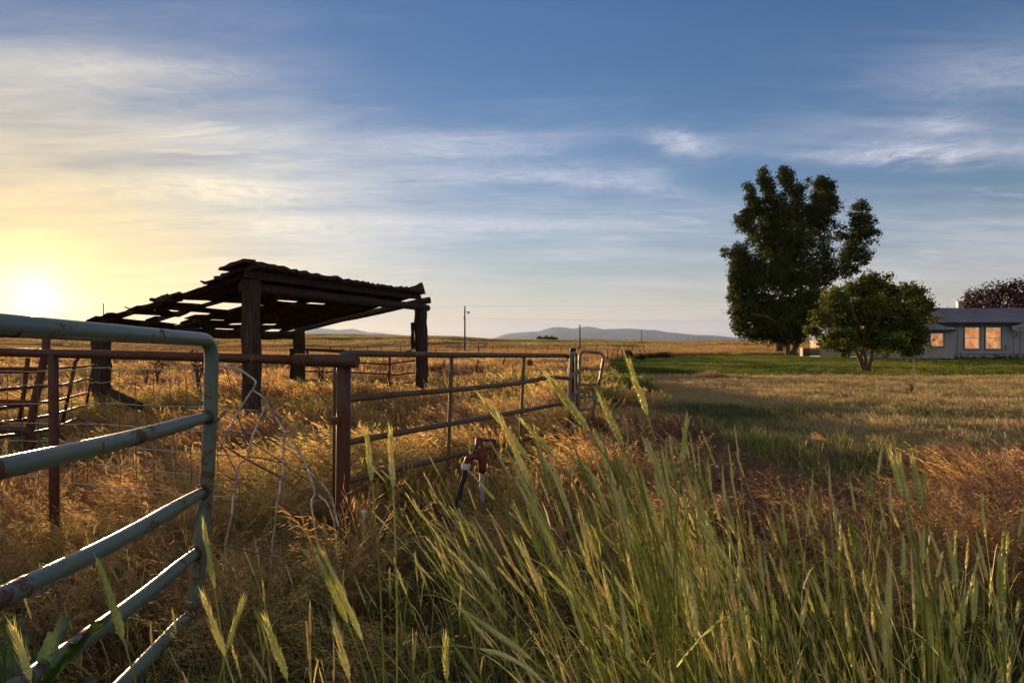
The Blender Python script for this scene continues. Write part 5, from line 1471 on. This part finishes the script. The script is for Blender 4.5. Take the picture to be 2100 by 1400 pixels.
mb = MB(); mb.tube([P(746, 1062, 4.0), P(748, 1110, 4.0), P(749, 1200, 4.0)], .006, 8); mb.build('pipe', M_GALV, wt)

# ------------------------------------------------------------------ dead weeds standing in the corral
M_DEAD = noise_mat('dead_dark_weed', [(.035, .02, .012), (.09, .05, .03), (.14, .08, .05)], 20., 4, .9)
def dead_weed(px, py, d, h, seed, label, n=9, leafy_=True):
    r = random.Random(seed); t = thing('dead_weed', label, 'weed', P(px, py, d)); b = P(px, py, d); mb = MB(); lv = MB()
    for i in range(n):
        a = rvec(r) * r.uniform(.05, .4) * h; pts = [b + a * s ** 1.4 + Vector((0, 0, h * s * r.uniform(.75, 1.))) for s in (0, .35, .7, 1)]
        mb.tube(pts, [.012 * h, .009 * h, .006 * h, .002 * h], 5)
        for s in range(7):
            p = pts[1].lerp(pts[3], r.random()); dd = (rvec(r) * .6 + Vector((0, 0, r.uniform(-.5, .8)))).normalized() * h * r.uniform(.06, .17)
            lv.kite(p, dd, h * .022, dd.cross(rvec(r)).normalized() if dd.cross(rvec(r)).length > 1e-6 else Vector((1, 0, 0)))
    mb.build('stems', M_DEAD, t); lv.build('seed_pods', M_DEAD, t)


dead_weed(405, 795, 8.5, .62, 1, 'dark curled dead thistle behind the green gate post', 10)
dead_weed(322, 785, 11.5, .5, 2, 'dark dead weed behind the wire mesh, left of the curled thistle', 12)
dead_weed(300, 790, 12.5, .4, 3, 'smaller dark weed leftmost behind the wire mesh', 10)
dead_weed(657, 795, 17.5, .75, 4, 'dark bushy weed between the back left shed post and the rail fence', 14)
dead_weed(905, 778, 20, .5, 5, 'dark weed beside the leaning steel post right of the shed', 9)
dead_weed(1100, 800, 16, .4, 6, 'small dark weed low in the grass below the olive gate top rail', 8)
dead_weed(1870, 808, 18, .4, 7, 'dark green weed tuft in the mown strip below the sprinkler', 12)

# ------------------------------------------------------------------ rye stalks
M_STALK = None
def rye_mat(name, stops):
    m, T, o = newmat(name)
    k = attr(T, 'k'); h = attr(T, 'h'); t = attr(T, 'tint')
    p = texco(T, 'Object'); nz = noise(T, p, 26., 3, .6)
    c = ramp(T, t + (nz - .5) * .25, stops)
    hd = mixc(T, 1., c, (1.25, 1.25, 1.35), 'MULTIPLY')
    for n in T.nodes:
        if n.type == 'MIX': n.clamp_result = False
    c2 = mixc(T, k, c, hd)
    leafy(T, o, c2, .38, .05)
    return m


M_RYE2 = rye_mat('rye_stems', [(0, (.15, .215, .026)), (.35, (.31, .35, .052)), (.65, (.66, .63, .22)), (1, (.68, .52, .24))])


def head_shape(mb, pts, r0, rnd, awn=.05, n=7, k=1.):
    """plump bristly seed head along pts (base to tip): a knobbly spindle of spikelets with awns"""
    m = len(pts); L = (pts[-1] - pts[0]).length
    ax = (pts[-1] - pts[0]).normalized(); u = ax.orthogonal().normalized(); w = ax.cross(u)
    prev = None
    for i, p in enumerate(pts):
        t = i / (m - 1)
        rr_ = r0 * (min(1, .35 + t * 5) if t < .13 else (1 - .62 * ((t - .13) / .87) ** 1.6)) * (1 + .09 * (1 if i % 2 else -1))
        if i == m - 1: rr_ *= .3
        tw = i * .45
        ring = [mb.vert(p + (u * math.cos(2 * math.pi * j / n + tw) + w * math.sin(2 * math.pi * j / n + tw)) * rr_ * (1 + .16 * math.cos(j * 2.7 + i * 1.9)), .9, k) for j in range(n)]
        if prev:
            for j in range(n): mb.face((prev[j], prev[(j + 1) % n], ring[(j + 1) % n], ring[j]), False)
        prev = ring
        if awn and i % 1 == 0 and i > 0:
            for q in range(3):
                a = rnd.uniform(0, 2 * math.pi); o = u * math.cos(a) + w * math.sin(a)
                d = (ax * 1.0 + o * .16).normalized() * awn * rnd.uniform(.6, 1.15)
                mb.kite(p + o * rr_ * .85, d, .0006, ax.cross(o), 1., .8)
            for q in range(2):
                a = rnd.uniform(0, 2 * math.pi); o = u * math.cos(a) + w * math.sin(a)
                d = (ax * 1.0 + o * .17).normalized() * L * .13
                mb.kite(p + o * rr_ * .7, d, r0 * .24, ax.cross(o), .95, k)


def stalk_pts(root, neck, tip, bow):
    root, neck, tip = Vector(root), Vector(neck), Vector(tip)
    d = (tip - neck).normalized(); L = (neck - root).length
    c1 = root + Vector((0, 0, 1)) * L * .45 + bow; c2 = neck - d * L * .3
    st = []
    for i in range(13):
        t = i / 12
        st.append(root * (1 - t) ** 3 + c1 * 3 * t * (1 - t) ** 2 + c2 * 3 * t * t * (1 - t) + neck * t ** 3)
    return st


def blade_leaf(mb, p, d, L, w, rnd, k=0., droop=.6):
    side = d.cross(Vector((0, 0, 1)))
    side = side.normalized() if side.length > 1e-6 else Vector((1, 0, 0))
    pts = [p + d * L * t + Vector((0, 0, -droop * L * t ** 2.6)) for t in (0, .15, .35, .55, .75, .9, 1)]
    mb.ribbon(pts, [w * q for q in (.6, 1., 1.05, .9, .65, .35, .06)], side, None, k, .35)


class RyeMB(MB):
    def __init__(s): MB.__init__(s); s.tint = []
    def vert(s, p, h=0., k=0.):
        s.tint.append(s.cur); return MB.vert(s, p, h, k)
    def mesh(s, name, mat=None):
        me = MB.mesh(s, name, mat); a = me.attributes.new('tint', 'FLOAT', 'POINT'); a.data.foreach_set('value', s.tint); return me


def hero(root, neck, tip, r0, label, seed, bow=(0, 0, 0), leaves=((.45, -1, .5), ), tint=.45, rs_=.0021, awn=.03, htint=None, extra=None, bendtip=0.):
    """one stalk of its own: stem, seed head and leaves as parts"""
    rnd = random.Random(seed)
    t = thing('rye_stalk', label, 'grass stalk', root)
    st = stalk_pts(root, neck, tip, Vector(bow))
    mb = RyeMB(); mb.cur = tint; mb.tube(st, [rs_ * (1.2 - .5 * i / 12) for i in range(13)], 6)
    for f in (.35, .62):
        q = st[int(12 * f)]; mb.tube([q - Vector((0, 0, .004)), q + Vector((0, 0, .004))], rs_ * 1.5, 6)
    mb.build('stem', M_RYE2, t)
    neck, tip = Vector(neck), Vector(tip); L = (tip - neck).length
    mid = neck.lerp(tip, .5) + Vector((0, 0, L * .02)) + (neck - Vector(st[-3])).normalized() * L * .03
    hp = [neck * (1 - s) ** 2 + mid * 2 * s * (1 - s) + tip * s * s for s in [i / 19 for i in range(20)]]
    mb = RyeMB(); mb.cur = tint + .25 if htint is None else htint; head_shape(mb, hp, r0, rnd, awn); mb.build('seed_head', M_RYE2, t)
    for f, sx, ln in leaves:
        i = int(12 * f); p = st[i]; ax = (st[min(12, i + 1)] - st[i]).normalized()
        d = (ax * .75 + Vector((sx, rnd.uniform(-.4, .2), 0)) * .5).normalized()
        mb = RyeMB(); mb.cur = max(0, tint - .18); blade_leaf(mb, p, d, ln, .0055, rnd, 0., rnd.uniform(.25, .6)); mb.build('leaf', M_RYE2, t)
    return t


def px_root(px, d): return Vector(((px - 1050) / F * d, d, float(ground_z((px - 1050) / F * d, d)) - .02))


# (root px, root depth, neck px/py/d, tip px/py/d, radius, label)
HERO = [
    (1350, 2.55, (1328, 850, 2.35), (1289, 742, 2.3), .0095, 'tallest pale seed head, rising over the lawn right of the walk gate', ((.55, 1, .3),)),
    (1350, 2.3, (1206, 882, 2.0), (1128, 778, 1.95), .0095, 'pale leaning seed head crossing the right end of the olive gate', ()),
    (1330, 2.35, (1278, 915, 2.2), (1232, 820, 2.15), .0085, 'leaning seed head just below the foot of the walk gate', ()),
    (1260, 2.5, (1090, 950, 2.3), (992, 822, 2.25), .0075, 'long leaning seed head, leftmost of the big clump, over the olive gate rails', ()),
    (1270, 2.45, (1085, 985, 2.2), (1022, 850, 2.2), .0075, 'leaning head close behind the leftmost one of the big clump', ()),
    (1290, 2.4, (1135, 935, 2.3), (1075, 868, 2.25), .006, 'short leaning head over the lower rail, left of the tall clump', ()),
    (1395, 2.6, (1398, 950, 2.4), (1408, 868, 2.4), .0085, 'upright seed head right of the tallest one, in front of the dry strip', ((.6, 1, .35),)),
    (802, 2.35, (806, 1000, 2.2), (800, 888, 2.2), .0085, 'right one of two straight stalks standing in front of the olive gate', ()),
    (782, 2.4, (762, 985, 2.25), (752, 888, 2.25), .0085, 'left one of two straight stalks in front of the olive gate', ()),
    (268, 1.75, (252, 1305, 1.5), (206, 1162, 1.45), .0085, 'broad pale seed head crossing the second lowest rail of the green gate', ()),
    (90, 1.65, (62, 1392, 1.42), (28, 1290, 1.4), .008, 'seed head in the bottom left corner under the green gate rails', ()),
    (445, 2.2, (440, 1205, 2.05), (418, 1085, 2.05), .006, 'thin seed head in front of the green gate post', ()),
    (760, 1.95, (712, 1275, 1.8), (655, 1152, 1.75), .0085, 'left head of the pair leaning left below the crumpled wire', ((.5, 1, .3),)),
    (775, 1.95, (742, 1310, 1.78), (670, 1148, 1.75), .008, 'right head of the pair leaning left below the crumpled wire', ()),
    (1220, 1.9, (1088, 1350, 1.55), (962, 1260, 1.55), .0075, 'pale head lying almost flat low in the middle of the foreground', ()),
    (1180, 2.3, (1112, 1200, 2.05), (1064, 1118, 2.05), .0055, 'small leaning head left of the green clump, over reddish dry grass', ()),
    (1575, 2.0, (1502, 1168, 1.8), (1434, 1070, 1.8), .0075, 'pale straight head leaning left in front of the green clump', ((.35, 1, .28), (.5, -1, .25))),
    (1885, 2.5, (1850, 1020, 2.3), (1827, 930, 2.3), .0085, 'left head of the upright trio at the right', ()),
    (1892, 2.5, (1862, 1032, 2.3), (1842, 938, 2.3), .008, 'middle head of the upright trio at the right', ()),
    (1900, 2.5, (1890, 1036, 2.3), (1874, 948, 2.3), .0085, 'right head of the upright trio at the right', ((.5, 1, .3),)),
    (730, 1.7, (716, 1390, 1.5), (684, 1272, 1.5), .0075, 'dark green head at the bottom edge below the leaning pair', ()),
    (600, 1.75, (588, 1390, 1.55), (548, 1280, 1.55), .008, 'seed head at the bottom edge right of the green gate foot', ()),
    (490, 1.85, (462, 1345, 1.65), (420, 1232, 1.65), .0075, 'seed head leaning over the foot of the green gate', ((.55, 1, .22),)),
    (462, 1.85, (466, 1330, 1.65), (495, 1238, 1.65), .0065, 'green head leaning right over the foot of the green gate', ()),
    (915, 1.7, (916, 1392, 1.55), (914, 1322, 1.55), .0065, 'short dark green head standing at the bottom edge middle', ()),
    (1965, 2.1, (1962, 1203, 1.9), (1948, 1118, 1.9), .007, 'green head at the right, below the trio, beside a bent leaf', ()),
    (2070, 2.0, (2055, 1250, 1.85), (2052, 1160, 1.85), .007, 'dark green head near the right edge of the foreground', ()),
    (1830, 2.2, (1822, 1270, 2.0), (1824, 1250 - 90, 2.0), .006, 'slim green head below the left one of the trio', ()),
]
for i, (rx, rd, nk, tp, r0, lab, lv) in enumerate(HERO):
    rnd = random.Random(500 + i)
    kd = .60 if tp[2] > 1.8 else .72
    nk = (nk[0], nk[1], nk[2] * kd); tp = (tp[0], tp[1], tp[2] * kd); rd *= kd; r0 *= .74
    hero(px_root(rx, rd), P(*nk), P(*tp), r0, lab, 500 + i, (rnd.uniform(-.03, .03), rnd.uniform(-.05, .05), 0), lv, rnd.uniform(.2, .5), .0022, .035 if i not in (8,) else .03)
# broken stalk folded over at the bottom
t = thing('rye_stalk', 'broken stalk folded sharply over at the bottom middle, its dry head hanging right', 'grass stalk', px_root(885, 1.7))
mb = RyeMB(); mb.cur = .3; mb.tube(bend([px_root(885, 1.7), P(880, 1326, 1.5), P(935, 1323, 1.5)], .006, 3) + [P(985, 1330, 1.5)], .0022, 6); mb.build('stem', M_RYE2, t)
mb = RyeMB(); mb.cur = .75; head_shape(mb, curve([P(985, 1330, 1.5), P(1030, 1341, 1.5), P(1075, 1366, 1.48), P(1120, 1402, 1.46)], 6), .0055, random.Random(3), .03); mb.build('seed_head', M_RYE2, t)

# the dense clumps: more stalks than one could count
def rye_mass(name, label, specs, seed):
    rnd = random.Random(seed); mb = RyeMB()
    for (n, rx, rd, hgt, lean, hl, hr, headp) in specs:
        for i in range(n):
            d = rnd.uniform(*rd); px = rnd.gauss(rx[0], rx[1]) if rx[1] < 999 else rnd.uniform(rx[0], rx[2])
            root = px_root(px, d); h = rnd.uniform(*hgt); mb.cur = min(1, max(0, rnd.gauss(.36, .19))) if rnd.random() < .88 else rnd.uniform(.8, 1.)
            ln = rnd.uniform(*lean); L = rnd.uniform(*hl)
            dirn = Vector((-math.sin(ln), rnd.uniform(-.12, .12), math.cos(ln))).normalized()
            tip = root + Vector((-h * math.tan(ln * .62), rnd.uniform(-.1, .1), h)); neck = tip - dirn * L
            st = stalk_pts(root, neck, tip, Vector((rnd.uniform(-.03, .03), rnd.uniform(-.04, .04), 0)))
            mb.tube(st[::2], [.0019, .0018, .0017, .0015, .0014, .0013, .0012], 4, cap=False)
            if rnd.random() < headp:
                c0 = mb.cur; mb.cur = c0 if c0 > .8 else min(.74, c0 + rnd.uniform(.12, .4))
                mid = neck.lerp(tip, .5) + (neck - st[-3]).normalized() * L * .05
                hp = [neck * (1 - s) ** 2 + mid * 2 * s * (1 - s) + tip * s * s for s in [q / 11 for q in range(12)]]
                head_shape(mb, hp, hr * rnd.uniform(.55, 1.0), rnd, .03, 5, .75); mb.cur = c0
            for q in range(rnd.choice((1, 2, 2, 3))):
                k = rnd.randint(1, 9); ax = (st[k + 1] - st[k]).normalized()
                dd = (ax * .9 + Vector((rnd.uniform(-.9, .5), rnd.uniform(-.5, .5), 0)) * .55).normalized()
                c0 = mb.cur; mb.cur = max(0, c0 - rnd.uniform(0, .25)) if rnd.random() < .85 else .95
                blade_leaf(mb, st[k], dd, rnd.uniform(.16, .36), rnd.uniform(.0025, .0045), rnd, 0., rnd.uniform(.1, .8)); mb.cur = c0
    return tag(mb.build(name, M_RYE2), label, None, None, 'stuff')


rye_mass('tall_rye_grass', 'dense tall green rye grass leaning left in the middle foreground', [
    (68, (1390, 95), (1.5, 2.5), (1.0, 1.36), (.08, .52), (.12, .17), .0070, .95),
    (58, (1290, 100), (1.6, 2.8), (.7, 1.15), (.2, .75), (.10, .16), .0064, .85),
    (84, (1540, 110), (1.6, 2.8), (.7, 1.12), (.02, .8), (.10, .16), .0064, .85),
    (62, (1460, 80), (1.9, 3.0), (.95, 1.25), (.0, .45), (.11, .16), .0070, .9)], 21)
rye_mass('rye_grass', 'looser green rye grass with upright heads at the right of the foreground', [
    (110, (1770, 140), (1.4, 2.8), (.62, 1.12), (-.2, .45), (.085, .13), .0066, .85),
    (70, (1980, 90), (1.3, 2.6), (.62, 1.08), (-.2, .35), (.08, .125), .0072, .85),
    (60, (1620, 260), (1.6, 2.4), (.4, .75), (.1, .6), (.08, .13), .005, .6),
    (44, (1020, 48), (2.3, 3.6), (.62, 1.0), (.3, .85), (.10, .15), .0052, .8),
    (26, (900, 999, 1150), (2.6, 4.2), (.5, .85), (.2, .8), (.08, .13), .0045, .7),
    (34, (500, 999, 900), (1.9, 3.2), (.42, .72), (-.1, .6), (.08, .13), .0045, .7),
    (16, (120, 999, 460), (2.2, 3.6), (.4, .62), (0, .6), (.08, .12), .0045, .7)], 22)

# feathery yellow flowered mustard weeds
M_MUST = rye_mat('mustard_green', [(0, (.055, .09, .015)), (.5, (.13, .17, .03)), (1, (.55, .48, .06))])
rnd = random.Random(77); mb = RyeMB()
for i in range(46):
    px, d = rnd.choice(((rnd.gauss(1420, 90), rnd.uniform(1.9, 2.6)), (rnd.gauss(985, 55), rnd.uniform(2.4, 3.3)), (rnd.gauss(1250, 110), rnd.uniform(1.8, 2.5)), (rnd.uniform(450, 2050), rnd.uniform(1.8, 3.2))))
    root = px_root(px, d); h = rnd.uniform(.35, .62); mb.cur = rnd.uniform(.1, .55)
    top = root + Vector((rnd.uniform(-.15, .05), rnd.uniform(-.08, .08), h))
    st = [root.lerp(top, s) + Vector((.02 * math.sin(s * 5 + i), 0, 0)) for s in [q / 9 for q in range(10)]]
    mb.tube(st, [.0022 - .0016 * q / 9 for q in range(10)], 5, cap=False)
    for k in range(1, 9):
        for q in range(2):
            a = rvec(rnd); L = rnd.uniform(.06, .17) * (1.2 - k / 12); dd = (a + Vector((0, 0, rnd.uniform(.3, 1)))).normalized()
            tipb = st[k] + dd * L; mb.ribbon([st[k], st[k] + dd * L * .5, tipb], [.0009, .0008, .0003], rvec(rnd), None, 0)
            for z in range(7):
                p = st[k].lerp(tipb, (z + 1) / 8); e = (dd * .6 + rvec(rnd) * .8).normalized() * L * .24
                mb.kite(p, e, .0009, e.cross(Vector((0, 0, 1))).normalized(), .5, 0)
            if k > 5 and rnd.random() < .45:
                c0 = mb.cur; mb.cur = 1.
                for z in range(4): mb.kite(tipb, (rvec(rnd) + Vector((0, 0, .7))) * .007, .0035, rvec(rnd), 1, .6)
                mb.cur = c0
tag(mb.build('mustard_weeds', M_MUST), 'feathery green mustard weeds with tiny yellow flowers', None, None, 'stuff')

# broad leaved dock under the near gate
dk_ = thing('dock_plant', 'broad leaved green dock plant under the lowest rails of the green gate', 'weed', px_root(90, 1.75))
M_DOCK, T, o = newmat('dock_leaf')
p = texco(T, 'Object'); k_ = attr(T, 'k'); h_ = attr(T, 'h')
vein = ((h_ * 9. + k_ * 1.6)._m('FRACT') - .5)._m('ABSOLUTE').step(.44, .5).max(k_.step(.10, .0))
bl_ = noise(T, p, 22., 5, .7).step(.66, .72)
leafy(T, o, mixc(T, bl_ * .7, mixc(T, vein * .55, ramp(T, noise(T, p, 8., 4, .6), [(.3, (.035, .075, .014)), (.7, (.075, .135, .024))]), (.16, .22, .06)), (.14, .085, .03)), .4, .06)
rnd = random.Random(9); root_ = px_root(30, 1.9); base = P(45, 1490, 1.8)
mb = MB(); mb.tube([root_, root_.lerp(base, .5) + Vector((.02, 0, 0)), base], [.008, .007, .006], 8); mb.build('stem', M_DOCK, dk_)
for i, (tx, ty, td, w) in enumerate(((228, 1262, 1.72, .050), (150, 1252, 1.95, .045), (30, 1262, 1.95, .05), (-40, 1300, 1.75, .055), (200, 1392, 1.55, .04), (100, 1330, 2.0, .05))):
    tip = P(tx, ty, td); mb = MB(); c1 = base.lerp(tip, .55) + Vector((-.02, 0, .035)); prev = None; n = 16
    side = (tip - base).cross(Vector((0, 0, 1))).normalized()
    for s in range(n + 1):
        t = s / n; p = base * (1 - t) ** 2 + c1 * 2 * t * (1 - t) + tip * t * t
        ww_ = w * .72 * (.10 if t < .16 else math.sin(math.pi * min(1, (t - .16) / .84 * .93 + .07)) ** .7 + .02) * (1 + .12 * math.sin(s * 2.3 + i)); up = Vector((0, 0, 1)) * ww_ * .35
        row = [mb.vert(p + side * ww_ * a + up * abs(a) + Vector((0, 0, .009 * math.sin(s * 1.7 + a * 3) + .006 * math.sin(s * 4.1) * abs(a))), t, abs(a)) for a in (-1, -.5, 0, .5, 1)]
        if prev:
            for j in range(4): mb.face((prev[j], prev[j + 1], row[j + 1], row[j]), True)
        prev = row
    mb.build('leaf', M_DOCK, dk_)
mb = RyeMB(); mb.cur = .4; q0 = P(8, 1400, 1.75); q1 = P(10, 1178, 1.75); mb.tube([root_, q0, q1], [.004, .0035, .002], 6)
for i in range(160):
    t = rnd.random() ** .7; p = q1.lerp(q0, t * .75); e = (rvec(rnd) + Vector((0, 0, .5))).normalized() * .012; mb.kite(p + rvec(rnd) * .012 * (.4 + t), e, .004, e.cross(rvec(rnd)).normalized() if e.cross(rvec(rnd)).length > 1e-6 else Vector((1, 0, 0)), 1, .3)
mb.build('flower_spike', M_MUST, dk_)
